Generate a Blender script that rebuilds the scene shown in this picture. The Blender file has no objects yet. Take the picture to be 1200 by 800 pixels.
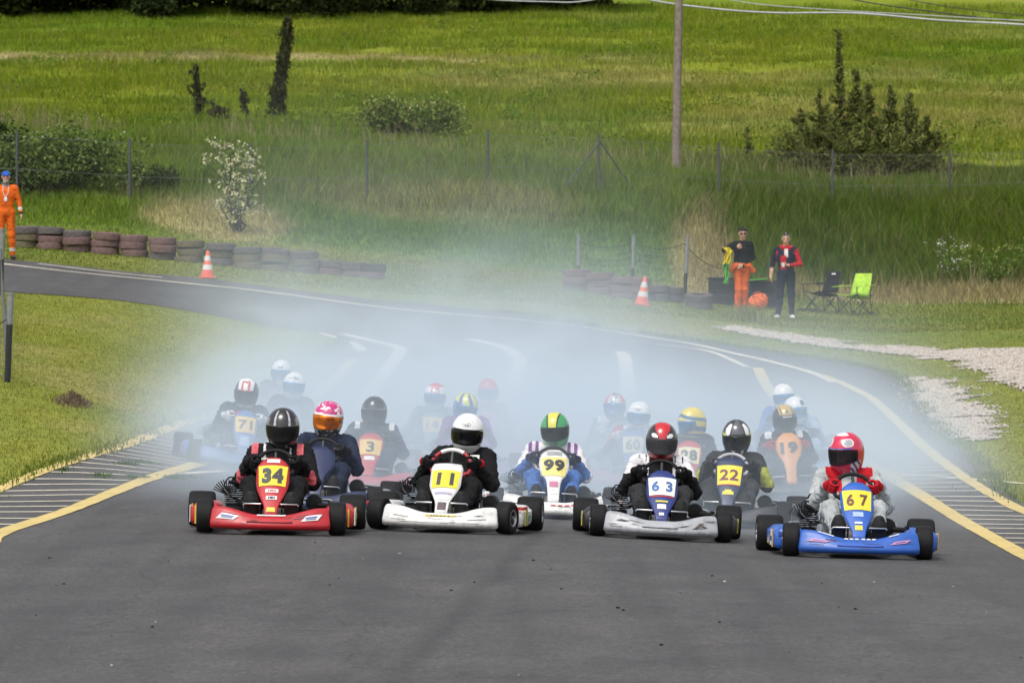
import bpy, bmesh, math, random
import numpy as np
from mathutils import Vector, Matrix, Euler
random.seed(7); rng = np.random.default_rng(11)
sc = bpy.context.scene; col = sc.collection
R = math.radians
FPX, PXC, PYH, HC = 6080.0, 600.0, 364.0, 1.75      # lens in photo pixels, image centre, eye-level row, eye height

# ------------------------------------------------------------------ helpers: objects
def tag(o, label=None, cat=None, group=None, kind=None):
    if label: o['label'] = label
    if cat: o['category'] = cat
    if group: o['group'] = group
    if kind: o['kind'] = kind
    return o
def empty(name, loc=(0,0,0), rot=(0,0,0)):
    o = bpy.data.objects.new(name, None); col.objects.link(o)
    o.location = loc; o.rotation_euler = rot; o.empty_display_size = .1
    return o
def link(name, me, parent=None, loc=None, rot=None):
    o = bpy.data.objects.new(name, me); col.objects.link(o)
    if parent is not None: o.parent = parent
    if loc is not None: o.location = loc
    if rot is not None: o.rotation_euler = rot
    return o
def np_mesh(name, V, F, mats=(), midx=None, smooth=True, colors=None):
    V = np.asarray(V, np.float32); F = np.asarray(F, np.int32)
    me = bpy.data.meshes.new(name); n, k = F.shape
    me.vertices.add(len(V)); me.vertices.foreach_set('co', V.ravel())
    me.loops.add(n*k); me.loops.foreach_set('vertex_index', F.ravel())
    me.polygons.add(n); me.polygons.foreach_set('loop_start', np.arange(0, n*k, k, dtype=np.int32))
    for m in mats: me.materials.append(m)
    if midx is not None: me.polygons.foreach_set('material_index', np.asarray(midx, np.int32))
    me.polygons.foreach_set('use_smooth', np.full(n, smooth, bool))
    if colors is not None:
        c = np.asarray(colors, np.float32); c4 = np.ones((len(c), 4), np.float32); c4[:, :3] = c
        if len(c) == len(V):
            a = me.color_attributes.new('col', 'FLOAT_COLOR', 'POINT'); a.data.foreach_set('color', c4.ravel())
        else:
            a = me.color_attributes.new('col', 'FLOAT_COLOR', 'CORNER'); a.data.foreach_set('color', np.repeat(c4, k, 0).ravel())
    me.update(calc_edges=True)
    return me
def bm_mesh(name, bm, mats, smooth=40):
    bmesh.ops.recalc_face_normals(bm, faces=bm.faces[:])
    me = bpy.data.meshes.new(name); bm.to_mesh(me); bm.free()
    if not isinstance(mats, (list, tuple)): mats = [mats]
    for m in mats: me.materials.append(m)
    if smooth:
        me.polygons.foreach_set('use_smooth', np.ones(len(me.polygons), bool))
        me.set_sharp_from_angle(angle=R(smooth))
    return me
CACHE = {}
def cached(key, fn):
    if key not in CACHE: CACHE[key] = fn()
    return CACHE[key]

# ------------------------------------------------------------------ helpers: bmesh shapes
def b_box(bm, c, s, rot=None, bev=0.0, mi=0):
    n0 = len(bm.faces)
    r = bmesh.ops.create_cube(bm, size=1.0); vs = r['verts']
    bmesh.ops.scale(bm, vec=s, verts=vs)
    if bev:
        es = list({e for v in vs for e in v.link_edges})
        rr = bmesh.ops.bevel(bm, geom=es, offset=bev, segments=2, affect='EDGES', profile=.6)
        vs = list({v for f in bm.faces[n0:] for v in f.verts}) if False else list({v for f in rr['faces'] for v in f.verts})
    if rot is not None: bmesh.ops.rotate(bm, cent=(0,0,0), matrix=Euler(rot).to_matrix(), verts=vs)
    bmesh.ops.translate(bm, vec=c, verts=vs)
    for v in vs:
        for f in v.link_faces: f.material_index = mi
def b_rings(bm, rings, cap=True, closed_loop=False, mi=0):
    vr = [[bm.verts.new(p) for p in r] for r in rings]; n = len(vr[0]); m = len(vr)
    for i in range(m if closed_loop else m-1):
        a, b = vr[i], vr[(i+1) % m]
        for j in range(n):
            f = bm.faces.new((a[j], a[(j+1) % n], b[(j+1) % n], b[j])); f.material_index = mi
    if cap and not closed_loop:
        f = bm.faces.new(vr[0][::-1]); f.material_index = mi
        f = bm.faces.new(vr[-1]); f.material_index = mi
def b_tube(bm, pts, r, n=8, closed=False, mi=0):
    pts = [Vector(p) for p in pts]; m = len(pts); rings = []; prev = None
    for i, p in enumerate(pts):
        if closed: t = pts[(i+1) % m] - pts[i-1]
        else: t = pts[min(i+1, m-1)] - pts[max(i-1, 0)]
        t.normalize()
        if prev is None:
            up = Vector((0,0,1)) if abs(t.z) < .9 else Vector((1,0,0))
            a = t.cross(up).normalized()
        else: a = (prev - t*prev.dot(t)).normalized()
        prev = a; b = t.cross(a); rr = r[i] if isinstance(r, (list, tuple)) else r
        rings.append([p + (a*math.cos(2*math.pi*k/n) + b*math.sin(2*math.pi*k/n))*rr for k in range(n)])
    b_rings(bm, rings, True, closed, mi)
def b_lathe(bm, prof, c=(0,0,0), axis='X', n=24, mi=0):
    rings = []
    for r, h in prof:
        ring = []
        for k in range(n):
            a = 2*math.pi*k/n; x, y = r*math.cos(a), r*math.sin(a)
            p = {'X': (h, x, y), 'Y': (x, h, y), 'Z': (x, y, h)}[axis]
            ring.append((p[0]+c[0], p[1]+c[1], p[2]+c[2]))
        rings.append(ring)
    b_rings(bm, rings, True, False, mi)
def spline(pts, n, closed=False):
    P = np.asarray(pts, float); m = len(P); out = []
    segs = m if closed else m-1
    for i in range(segs):
        if closed: p0, p1, p2, p3 = P[i-1], P[i], P[(i+1) % m], P[(i+2) % m]
        else: p0, p1, p2, p3 = P[max(i-1,0)], P[i], P[i+1], P[min(i+2, m-1)]
        for t in np.arange(n)/n:
            out.append(.5*((2*p1)+(-p0+p2)*t+(2*p0-5*p1+4*p2-p3)*t*t+(-p0+3*p1-3*p2+p3)*t**3))
    if not closed: out.append(P[-1])
    return np.array(out)

# ------------------------------------------------------------------ helpers: blended bodies (distance field -> one continuous mesh)
def cone(a, b, r1, r2=None, g=0, k=.03, sx=1.0):
    return ('c', np.array(a, float), np.array(b, float), r1, r1 if r2 is None else r2, g, k, sx)
def ell(c, r, g=0, k=.03, rot=None):
    return ('e', np.array(c, float), np.array(r, float), np.array(rot if rot is not None else np.eye(3)), 0, g, k, 1.0)
def sdf(prims, h, wr=0.0, wskip=()):
    lo = np.full(3, 9e9); hi = -lo
    bbs = []
    for p in prims:
        if p[0] == 'c':
            rr = max(p[3], p[4])*max(1, p[7]); a = np.minimum(p[1], p[2])-rr; b = np.maximum(p[1], p[2])+rr
        else: rr = p[2].max(); a = p[1]-rr; b = p[1]+rr
        bbs.append((a, b)); lo = np.minimum(lo, a); hi = np.maximum(hi, b)
    lo = lo - 3*h; n = np.ceil((hi+3*h-lo)/h).astype(int)+1
    F = np.full(n, 1.0, np.float32); D = np.full(n, 1.0, np.float32); G = np.zeros(n, np.int8)
    for p, (a, b) in zip(prims, bbs):
        mg = p[6]*1.5+2*h
        i0 = np.maximum(np.floor((a-mg-lo)/h).astype(int), 0); i1 = np.minimum(np.ceil((b+mg-lo)/h).astype(int)+1, n)
        sl = tuple(slice(i0[q], i1[q]) for q in range(3))
        X, Y, Z = np.meshgrid(*[lo[q]+h*np.arange(i0[q], i1[q]) for q in range(3)], indexing='ij')
        Pt = np.stack([X, Y, Z], -1)
        if p[0] == 'c':
            A, B = p[1].copy(), p[2].copy(); s = np.array([1/p[7], 1, 1]); Q = Pt*s; A = A*s; B = B*s
            ab = B-A; L = max((ab*ab).sum(), 1e-9); t = np.clip(((Q-A)@ab)/L, 0, 1)
            d = np.linalg.norm(Q-A-t[..., None]*ab, axis=-1) - (p[3]+(p[4]-p[3])*t)
        else:
            Q = (Pt-p[1])@p[3]; r = p[2]
            k0 = np.linalg.norm(Q/r, axis=-1); k1 = np.linalg.norm(Q/(r*r), axis=-1)
            d = k0*(k0-1)/np.maximum(k1, 1e-6)
        f = F[sl]; k = p[6]
        hh = np.clip(.5+.5*(f-d)/k, 0, 1)
        F[sl] = d*hh+f*(1-hh)-k*hh*(1-hh)
        m = d < D[sl]; D[sl] = np.where(m, d, D[sl]); G[sl] = np.where(m, p[5], G[sl])
    if wr:
        X, Y, Z = np.meshgrid(*[lo[q]+h*np.arange(n[q]) for q in range(3)], indexing='ij')
        w = np.sin(47*X+21*Z+9*np.sin(31*Y))*np.sin(39*Z-33*Y+6*np.sin(24*X))+.6*np.sin(88*Z+35*X+4*np.sin(60*Y))
        msk = np.ones_like(w)
        for g in wskip: msk[G == g] = 0
        F = F + wr*w*msk
    # surface nets
    S = F < 0; c = np.zeros(n-1, int)
    for dx in (0, 1):
        for dy in (0, 1):
            for dz in (0, 1): c += S[dx:n[0]-1+dx, dy:n[1]-1+dy, dz:n[2]-1+dz]
    act = (c > 0) & (c < 8); cells = np.argwhere(act)
    idx = np.full(n-1, -1, int); idx[act] = np.arange(len(cells))
    acc = np.zeros((len(cells), 3)); cnt = np.zeros(len(cells))
    cs = [(i, j, k) for i in (0, 1) for j in (0, 1) for k in (0, 1)]
    for a in cs:
        for b in cs:
            if sum(b)-sum(a) == 1 and all(y >= x for x, y in zip(a, b)):
                ca = cells+a; cb = cells+b
                fa = F[ca[:, 0], ca[:, 1], ca[:, 2]]; fb = F[cb[:, 0], cb[:, 1], cb[:, 2]]
                m = (fa < 0) != (fb < 0); t = (fa/np.where(m, fa-fb, 1))[:, None]
                acc[m] += (np.array(a)+t*(np.array(b)-np.array(a)))[m]; cnt[m] += 1
    V = lo+h*(cells+acc/cnt[:, None]); Q = []
    def quads(s0, s1, mk):
        e = np.argwhere(s0 != s1); 
        if len(e) == 0: return
        ins = s0[tuple(e.T)]; q = mk(e); q[~ins] = q[~ins][:, ::-1]; Q.append(q)
    I = idx
    quads(S[:-1,1:-1,1:-1], S[1:,1:-1,1:-1], lambda e: np.stack([I[e[:,0],e[:,1],e[:,2]], I[e[:,0],e[:,1]+1,e[:,2]], I[e[:,0],e[:,1]+1,e[:,2]+1], I[e[:,0],e[:,1],e[:,2]+1]], 1))
    quads(S[1:-1,:-1,1:-1], S[1:-1,1:,1:-1], lambda e: np.stack([I[e[:,0],e[:,1],e[:,2]], I[e[:,0],e[:,1],e[:,2]+1], I[e[:,0]+1,e[:,1],e[:,2]+1], I[e[:,0]+1,e[:,1],e[:,2]]], 1))
    quads(S[1:-1,1:-1,:-1], S[1:-1,1:-1,1:], lambda e: np.stack([I[e[:,0],e[:,1],e[:,2]], I[e[:,0]+1,e[:,1],e[:,2]], I[e[:,0]+1,e[:,1]+1,e[:,2]], I[e[:,0],e[:,1]+1,e[:,2]]], 1))
    Q = np.concatenate(Q); C = V[Q].mean(1)
    gi = np.clip(np.round((C-lo)/h).astype(int), 0, n-1)
    return V, Q, C, G[gi[:, 0], gi[:, 1], gi[:, 2]]

# ------------------------------------------------------------------ helpers: materials
MATS = {}
def nodes(name):
    m = bpy.data.materials.new(name); m.use_nodes = True; nt = m.node_tree
    return m, nt, nt.nodes['Principled BSDF'], nt.nodes['Material Output']
def nn(nt, t, **kw):
    n = nt.nodes.new(t)
    for k, v in kw.items():
        if k in n.inputs.keys(): n.inputs[k].default_value = v
        else: setattr(n, k, v)
    return n
def mat(name, rgb, rough=.5, metal=0, var=.18, vs=9, bump=0, bs=60, coat=0, dirt=0, dirtcol=(.05,.045,.04), attr=False, trans=0):
    key = (name,)
    if key in MATS: return MATS[key]
    m, nt, p, out = nodes(name); L = nt.links.new
    tc = nn(nt, 'ShaderNodeTexCoord')
    nz = nn(nt, 'ShaderNodeTexNoise', Scale=vs, Detail=5.0, Roughness=.6); L(tc.outputs['Object'], nz.inputs['Vector'])
    mr = nn(nt, 'ShaderNodeMapRange'); mr.inputs['From Min'].default_value = .3; mr.inputs['From Max'].default_value = .7
    mr.inputs['To Min'].default_value = 1-var; mr.inputs['To Max'].default_value = 1+var; L(nz.outputs['Fac'], mr.inputs['Value'])
    if attr:
        src = nn(nt, 'ShaderNodeAttribute', attribute_name='col').outputs['Color']
    else:
        c = nn(nt, 'ShaderNodeRGB'); c.outputs[0].default_value = (*rgb, 1); src = c.outputs[0]
    mx = nn(nt, 'ShaderNodeMix', data_type='RGBA', blend_type='MULTIPLY'); mx.inputs['Factor'].default_value = 1
    L(src, mx.inputs[6]); L(mr.outputs[0], mx.inputs[7]); cur = mx.outputs[2]
    if dirt:
        dn = nn(nt, 'ShaderNodeTexNoise', Scale=14.0, Detail=8.0, Roughness=.7); L(tc.outputs['Object'], dn.inputs['Vector'])
        dr = nn(nt, 'ShaderNodeMapRange'); dr.inputs['From Min'].default_value = .5; dr.inputs['From Max'].default_value = .75
        dr.inputs['To Max'].default_value = dirt; L(dn.outputs['Fac'], dr.inputs['Value'])
        d2 = nn(nt, 'ShaderNodeMix', data_type='RGBA'); L(dr.outputs[0], d2.inputs['Factor']); L(cur, d2.inputs[6]); d2.inputs[7].default_value = (*dirtcol, 1); cur = d2.outputs[2]
    L(cur, p.inputs['Base Color'])
    r2 = nn(nt, 'ShaderNodeMapRange'); r2.inputs['To Min'].default_value = max(rough-.1, .03); r2.inputs['To Max'].default_value = min(rough+.12, 1); L(nz.outputs['Fac'], r2.inputs['Value']); L(r2.outputs[0], p.inputs['Roughness'])
    p.inputs['Specular IOR Level'].default_value = .5 if rough < .6 or metal else (.04 if attr else .2)
    p.inputs['Metallic'].default_value = metal; p.inputs['Coat Weight'].default_value = coat
    if bump:
        bn = nn(nt, 'ShaderNodeTexNoise', Scale=bs, Detail=3.0); L(tc.outputs['Object'], bn.inputs['Vector'])
        bp = nn(nt, 'ShaderNodeBump', Strength=bump, Distance=.01); L(bn.outputs['Fac'], bp.inputs['Height']); L(bp.outputs[0], p.inputs['Normal'])
    if trans:
        p.inputs['Subsurface Weight'].default_value = 0
        tr = nn(nt, 'ShaderNodeBsdfTranslucent'); L(cur, tr.inputs['Color'])
        ms = nn(nt, 'ShaderNodeMixShader'); ms.inputs[0].default_value = trans; L(p.outputs[0], ms.inputs[1]); L(tr.outputs[0], ms.inputs[2]); L(ms.outputs[0], out.inputs['Surface'])
    MATS[key] = m
    return m
def paint(name, rgb, dirt=.25): return mat(name, rgb, .42, 0, .12, 6, .03, 30, .12, dirt)
def cloth(name, rgb): return mat(name, rgb, .85, 0, .32, 11, .6, 38)
def visor_mat(name, rgb, alpha):
    if (name,) in MATS: return MATS[(name,)]
    m, nt, p, out = nodes(name)
    p.inputs['Base Color'].default_value = (*rgb, 1); p.inputs['Roughness'].default_value = .08; p.inputs['Specular IOR Level'].default_value = .28
    nz = nn(nt, 'ShaderNodeTexNoise', Scale=40.0, Detail=3.0); mr = nn(nt, 'ShaderNodeMapRange'); mr.inputs['To Min'].default_value = .05; mr.inputs['To Max'].default_value = .2
    nt.links.new(nz.outputs['Fac'], mr.inputs['Value']); nt.links.new(mr.outputs[0], p.inputs['Roughness'])
    if alpha < 1:
        t = nn(nt, 'ShaderNodeBsdfTransparent'); t.inputs[0].default_value = (.55, .55, .58, 1); ms = nn(nt, 'ShaderNodeMixShader'); ms.inputs[0].default_value = alpha
        nt.links.new(t.outputs[0], ms.inputs[1]); nt.links.new(p.outputs[0], ms.inputs[2]); nt.links.new(ms.outputs[0], out.inputs['Surface'])
    MATS[(name,)] = m
    return m

# ------------------------------------------------------------------ terrain: height field
_r = np.random.default_rng(5); _LAT = _r.random((256, 256))
def vnoise(x, y):
    x = np.asarray(x, float); y = np.asarray(y, float)
    i = np.floor(x).astype(int); j = np.floor(y).astype(int); fx = x-i; fy = y-j
    fx = fx*fx*(3-2*fx); fy = fy*fy*(3-2*fy); L = _LAT
    a = L[i % 256, j % 256]; b = L[(i+1) % 256, j % 256]; c = L[i % 256, (j+1) % 256]; d = L[(i+1) % 256, (j+1) % 256]
    return (a*(1-fx)+b*fx)*(1-fy)+(c*(1-fx)+d*fx)*fy
def fbm(x, y): return .5*vnoise(x, y)+.3*vnoise(2.1*x+7, 2.1*y+3)+.2*vnoise(4.3*x+1, 4.3*y+9)
FIELD = [(140,168),(100,195),(60,222),(20,255),(-40,300),(-90,360),(-100,440)]
COLS = {
 0:   [(800,25),(640,38.5),(575,48),(500,57),(440,67),(390,79),(344,92),(308,102.5),(289,107),(262,114),(225,120),(175,129),(160,137)],
 150: [(800,25),(627,40),(550,51),(520,58),(450,72),(400,84),(352,94),(324,102),(298,107),(268,115),(225,121),(175,129),(160,137)],
 280: [(800,24.7),(622,40.5),(553,55),(487,74),(420,87),(374,95),(336,102),(311,106.5),(280,114),(225,122),(180,129),(163,137)],
 450: [(800,24.5),(624,41),(580,52),(546,61),(480,76),(420,89),(390,95.5),(357,101),(325,106),(300,114),(252,121),(200,128),(175,137)],
 600: [(800,24.4),(628,41),(608,46.8),(565,56),(543,64),(490,74),(450,82),(415,90),(374,98.5),(340,106),(318,114),(245,122),(212,128),(190,138)],
 750: [(800,24.2),(634,41.5),(612,47.5),(577,56.3),(555,62),(500,73),(450,83),(420,90),(393,98),(346,107),(325,115),(245,124),(214,130),(195,139)],
 925: [(800,24),(649,40.5),(622,47),(590,54),(547,62),(500,71),(460,80),(430,89),(403,97),(372,108.5),(352,115),(336,120),(245,126),(220,132),(198,141)],
 1060:[(800,23.8),(655,40),(612,47.5),(560,57),(485,77),(440,88),(412,97),(376,108.5),(352,116),(336,121),(245,127),(218,133),(200,142)],
 1200:[(800,23.5),(663,40),(600,50.5),(540,61),(480,74),(440,84),(410,94),(380,105),(350,117),(335,121),(245,128),(218,134),(197,143)],
}
YT = np.arange(0, 440.1, .5); _cx = sorted(COLS); _tab = []
for c in _cx:
    L = COLS[c]+FIELD; ys = np.array([q[1] for q in L]); zs = np.array([HC-(q[0]-PYH)*q[1]/FPX for q in L])
    _tab.append(np.interp(YT, ys, zs))
_tab = np.array(_tab); UT = np.arange(-200, 1401, 25.0)
TAB = np.array([np.interp(UT, _cx, _tab[:, i]) for i in range(len(YT))]).T
def _g(A, s, ax):
    k = np.arange(-int(3*s), int(3*s)+1); w = np.exp(-k*k/(2*s*s)); w /= w.sum()
    P = np.pad(A, [(len(k)//2,)*2 if a == ax else (0, 0) for a in (0, 1)], mode='edge')
    return sum(w[i]*np.take(P, np.arange(i, i+A.shape[ax]), axis=ax) for i in range(len(k)))
TAB = _g(_g(TAB, 2.2, 1), 2.0, 0)
def H(x, y):
    x = np.asarray(x, float); y = np.asarray(y, float); yc = np.clip(y, 24, 439)
    u = np.clip(PXC+FPX*x/yc, -190, 1390); fu = (u+200)/25; fy = yc/.5
    i = fu.astype(int); j = fy.astype(int); a = fu-i; b = fy-j
    z = (TAB[i, j]*(1-a)+TAB[i+1, j]*a)*(1-b)+(TAB[i, j+1]*(1-a)+TAB[i+1, j+1]*a)*b
    rough = np.clip((yc-112)/10, 0, 1)
    return z + rough*(.5*(fbm(x*.22, y*.22)-.5)+.18*(vnoise(x*.9, y*.9)-.5))
def Hs(x, y): return float(H(np.array(x), np.array(y)))
_Ys = np.arange(20, 436, .05)
def hit(px, py):
    xs = (px-PXC)/FPX*_Ys; zs = HC-(py-PYH)/FPX*_Ys
    g = H(xs, _Ys) >= zs; i = int(np.argmax(g))
    return (xs[i], _Ys[i], Hs(xs[i], _Ys[i]))
def proj(x, y, z): return PXC+FPX*x/y, PYH-(z-HC)*FPX/y
def on(px, py): return Vector(hit(px, py))
def at(px, y): x = (px-PXC)/FPX*y; return Vector((x, y, Hs(x, y)))
def inpoly(x, y, poly):
    r = np.zeros(np.shape(x), bool); n = len(poly)
    for i in range(n):
        x1, y1 = poly[i][:2]; x2, y2 = poly[(i+1) % n][:2]
        if y1 == y2: continue
        r ^= ((y1 > y) != (y2 > y)) & (x < (x2-x1)*(y-y1)/(y2-y1)+x1)
    return r
# ------------------------------------------------------------------ ground sheet
def mixc(a, b, t): t = np.clip(np.asarray(t), 0, 1)[..., None]; return np.asarray(a)*(1-t)+np.asarray(b)*t
def sst(a, b, x): t = np.clip((np.asarray(x, float)-a)/(b-a), 0, 1); return t*t*(3-2*t)
def pxu(x, y): return PXC+FPX*np.asarray(x, float)/np.clip(y, 24, 999)
def dryness(x, y):
    """where the grass is dead or cut: patches with a place of their own"""
    u = pxu(x, y); n = fbm(x*.5+3, y*.35)
    d = np.zeros(np.shape(x))
    d = np.maximum(d, sst(1.25, .75, np.hypot((u-826)/44, (y-117.5)/7.0)+.5*(n-.5)))            # cut hay behind the crates
    d = np.maximum(d, .85*sst(1.3, .8, np.hypot((u-265)/85, (y-116.5)/3.0)+.9*(n-.5)))*.75         # under the flowering sapling
    d = np.maximum(d, .35*sst(1.3, .7, np.hypot((u-520)/150, (y-121)/2.2)+.8*(n-.5)))
    d = np.maximum(d, .75*sst(1.1, .7, np.abs(y-116.6)/2.8+.9*(n-.45))*sst(880, 960, u))          # foot of the right bank
    d = np.maximum(d, .85*sst(1, .3, np.abs(y-214-6*(n-.5))/5)*sst(.30, .5, fbm(x*.12, y*.25+40))*sst(900, 500, u)) # mown strip on the hill
    d = np.maximum(d, .3*sst(.5, .75, fbm(x*.09+20, y*.05+3))*sst(140, 165, y))
    d = np.maximum(d, .26*sst(.5, .72, fbm(x*.4+9, y*.16+31))*sst(104, 96, y))
    return d
def gcol(x, y):
    u = pxu(x, y)
    lawn = mixc((.145, .185, .028), (.225, .220, .040), fbm(x*.8, y*.3))
    verge = mixc((.13, .18, .035), (.20, .21, .05), fbm(x*.4, y*.4))
    bank = mixc((.095, .165, .024), (.15, .215, .040), fbm(x*.35, y*.35+11)); bank = mixc(bank, (.11, .205, .040), sst(122, 118, y)*sst(310, 400, u)*sst(830, 780, u))
    field = mixc((.127, .19, .013), (.19, .218, .019), sst(.25, .75, fbm(x*.07+4, y*.055)))
    c = mixc(lawn, verge, sst(88, 104, y)); c = mixc(c, bank, sst(112, 116, y)); c = mixc(c, field, sst(133, 146, y))
    return mixc(c, (.36, .285, .145), dryness(x, y))
def grid_lines(a, b, fine0, fine1, fs, cs):
    L = list(np.arange(a, fine0, cs))+list(np.arange(fine0, fine1, fs))+list(np.arange(fine1, b+cs, cs)); return np.array(L)
gx = grid_lines(-180, 180, -30, 32, .5, 6.0); gy = grid_lines(-60, 436, 14, 150, .5, 3.0)
GX, GY = np.meshgrid(gx, gy, indexing='ij'); GZ = H(GX, GY)
V = np.stack([GX, GY, GZ], -1).reshape(-1, 3); nX, nY = GX.shape
ii, jj = np.meshgrid(np.arange(nX-1), np.arange(nY-1), indexing='ij'); b0 = (ii*nY+jj).ravel()
Fq = np.stack([b0, b0+nY, b0+nY+1, b0+1], 1)
m_ground = mat('turf', (0,0,0), .95, 0, .35, 5, .6, 18, attr=True)
tag(link('ground', np_mesh('ground', V, Fq, [m_ground], colors=gcol(V[:, 0], V[:, 1]))), kind='structure')

# ------------------------------------------------------------------ asphalt
def asphalt():
    m, nt, p, out = nodes('asphalt'); L = nt.links.new
    tc = nn(nt, 'ShaderNodeTexCoord'); O = tc.outputs['Object']
    big = nn(nt, 'ShaderNodeTexNoise', Scale=.8, Detail=8.0, Roughness=.7)
    mp = nn(nt, 'ShaderNodeMapping'); mp.inputs['Scale'].default_value = (1.2, .6, 1); L(O, mp.inputs[0]); L(mp.outputs[0], big.inputs['Vector'])
    fine = nn(nt, 'ShaderNodeTexNoise', Scale=70.0, Detail=4.0, Roughness=.75); L(O, fine.inputs['Vector'])
    vor = nn(nt, 'ShaderNodeTexVoronoi', Scale=42.0); L(O, vor.inputs['Vector'])
    r1 = nn(nt, 'ShaderNodeValToRGB'); L(big.outputs['Fac'], r1.inputs[0])
    e = r1.color_ramp.elements; e[0].position = .3; e[0].color = (.036, .034, .034, 1); e[1].position = .72; e[1].color = (.074, .069, .067, 1)
    mr = nn(nt, 'ShaderNodeMapRange'); mr.inputs['From Min'].default_value = .32; mr.inputs['From Max'].default_value = .68; mr.inputs['To Min'].default_value = .35; mr.inputs['To Max'].default_value = 1.8; L(fine.outputs['Fac'], mr.inputs['Value'])
    mx = nn(nt, 'ShaderNodeMix', data_type='RGBA', blend_type='MULTIPLY'); mx.inputs['Factor'].default_value = 1; L(r1.outputs[0], mx.inputs[6]); L(mr.outputs[0], mx.inputs[7])
    v2 = nn(nt, 'ShaderNodeMapRange'); v2.inputs['To Min'].default_value = .6; v2.inputs['To Max'].default_value = 1.45; L(vor.outputs['Color'], v2.inputs['Value'])
    m2 = nn(nt, 'ShaderNodeMix', data_type='RGBA', blend_type='MULTIPLY'); m2.inputs['Factor'].default_value = 1; L(mx.outputs[2], m2.inputs[6]); L(v2.outputs[0], m2.inputs[7])
    # long dark tracks of tyre rubber along the road
    wv = nn(nt, 'ShaderNodeTexNoise', Scale=1.0, Detail=4.0); mp2 = nn(nt, 'ShaderNodeMapping'); mp2.inputs['Scale'].default_value = (2.6, .05, 1); L(O, mp2.inputs[0]); L(mp2.outputs[0], wv.inputs['Vector'])
    w2 = nn(nt, 'ShaderNodeMapRange'); w2.inputs['From Min'].default_value = .46; w2.inputs['From Max'].default_value = .66; w2.inputs['To Min'].default_value = 1.02; w2.inputs['To Max'].default_value = .82; L(wv.outputs['Fac'], w2.inputs['Value'])
    m3 = nn(nt, 'ShaderNodeMix', data_type='RGBA', blend_type='MULTIPLY'); m3.inputs['Factor'].default_value = 1; L(m2.outputs[2], m3.inputs[6]); L(w2.outputs[0], m3.inputs[7])
    # an old paving joint, darker and uneven, running along the road
    sp = nn(nt, 'ShaderNodeSeparateXYZ'); L(O, sp.inputs[0])
    def MM(op, a, b=0.0):
        n = nn(nt, 'ShaderNodeMath', operation=op)
        for q, v in enumerate((a, b)):
            if isinstance(v, (int, float)): n.inputs[q].default_value = v
            else: L(v, n.inputs[q])
        return n.outputs[0]
    wob = MM('MULTIPLY', MM('SUBTRACT', big.outputs['Fac'], .5), .35)
    dd = MM('ABSOLUTE', MM('ADD', MM('SUBTRACT', sp.outputs[0], MM('SUBTRACT', MM('MULTIPLY', sp.outputs[1], .045), 1.66)), wob))
    r5 = nn(nt, 'ShaderNodeMapRange', interpolation_type='SMOOTHSTEP'); L(dd, r5.inputs['Value']); r5.inputs['From Max'].default_value = .13; r5.inputs['To Min'].default_value = .72; r5.inputs['To Max'].default_value = 1
    m4 = nn(nt, 'ShaderNodeMix', data_type='RGBA', blend_type='MULTIPLY'); m4.inputs['Factor'].default_value = 1; L(m3.outputs[2], m4.inputs[6]); L(r5.outputs[0], m4.inputs[7])
    # fine cracks
    cv = nn(nt, 'ShaderNodeTexVoronoi', feature='DISTANCE_TO_EDGE', Scale=.32); dv_ = nn(nt, 'ShaderNodeMixRGB') if False else None
    mp3 = nn(nt, 'ShaderNodeMapping'); mp3.inputs['Scale'].default_value = (1.4, .5, 1); L(O, mp3.inputs[0]); ad = nn(nt, 'ShaderNodeVectorMath', operation='MULTIPLY_ADD'); n3 = nn(nt, 'ShaderNodeTexNoise', Scale=2.2, Detail=5.0); L(O, n3.inputs['Vector']); L(n3.outputs['Color'], ad.inputs[0]); ad.inputs[1].default_value = (.5, .5, .5); L(mp3.outputs[0], ad.inputs[2]); L(ad.outputs[0], cv.inputs['Vector'])
    r6 = nn(nt, 'ShaderNodeMapRange'); L(cv.outputs['Distance'], r6.inputs['Value']); r6.inputs['From Max'].default_value = .006; r6.inputs['To Min'].default_value = .55; r6.inputs['To Max'].default_value = 1
    m5 = nn(nt, 'ShaderNodeMix', data_type='RGBA', blend_type='MULTIPLY'); m5.inputs['Factor'].default_value = .8; L(m4.outputs[2], m5.inputs[6]); L(r6.outputs[0], m5.inputs[7]); m3 = m5
    L(m3.outputs[2], p.inputs['Base Color']); p.inputs['Roughness'].default_value = .82
    bp = nn(nt, 'ShaderNodeBump', Strength=.55, Distance=.006); L(fine.outputs['Fac'], bp.inputs['Height']); L(bp.outputs[0], p.inputs['Normal'])
    return m
PAIRS = [((-4.75,-40),(5.0,-40)), ((-4.75,5),(5.0,5)), ((-4.9,25),(5.05,25)), ((0,575),(1200,592)), ((120,530),(1150,548)), ((245,486),(1110,510)), ((300,456),(1075,470)),
         ((345,434),(1050,442)), ((385,412),(1000,428)), ((402,399),(930,417)), ((385,393),(800,398)), ((330,386),(650,375)), ((250,370),(500,357.5)), ((150,354),(380,344.5)),
         ((60,346),(250,328)), ((0,341),(120,316)), ((-170,328),(-60,300)), ((-400,318),(-300,287))]
def w2(p): return p if abs(p[1]) <= 40 and abs(p[0]) < 6 else hit(*p)[:2]
LB = spline([w2(a) for a, b in PAIRS], 12); RB = spline([w2(b) for a, b in PAIRS], 12)
ROAD = [tuple(p) for p in LB]+[tuple(p) for p in RB[::-1]]
NX = 30; t = np.linspace(0, 1, NX+1)[None, :, None]
G2 = LB[:, None, :]*(1-t)+RB[:, None, :]*t
V = np.concatenate([G2, (H(G2[..., 0], G2[..., 1])+.012)[..., None]], -1).reshape(-1, 3)
ii, jj = np.meshgrid(np.arange(len(LB)-1), np.arange(NX), indexing='ij'); b0 = (ii*(NX+1)+jj).ravel()
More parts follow.
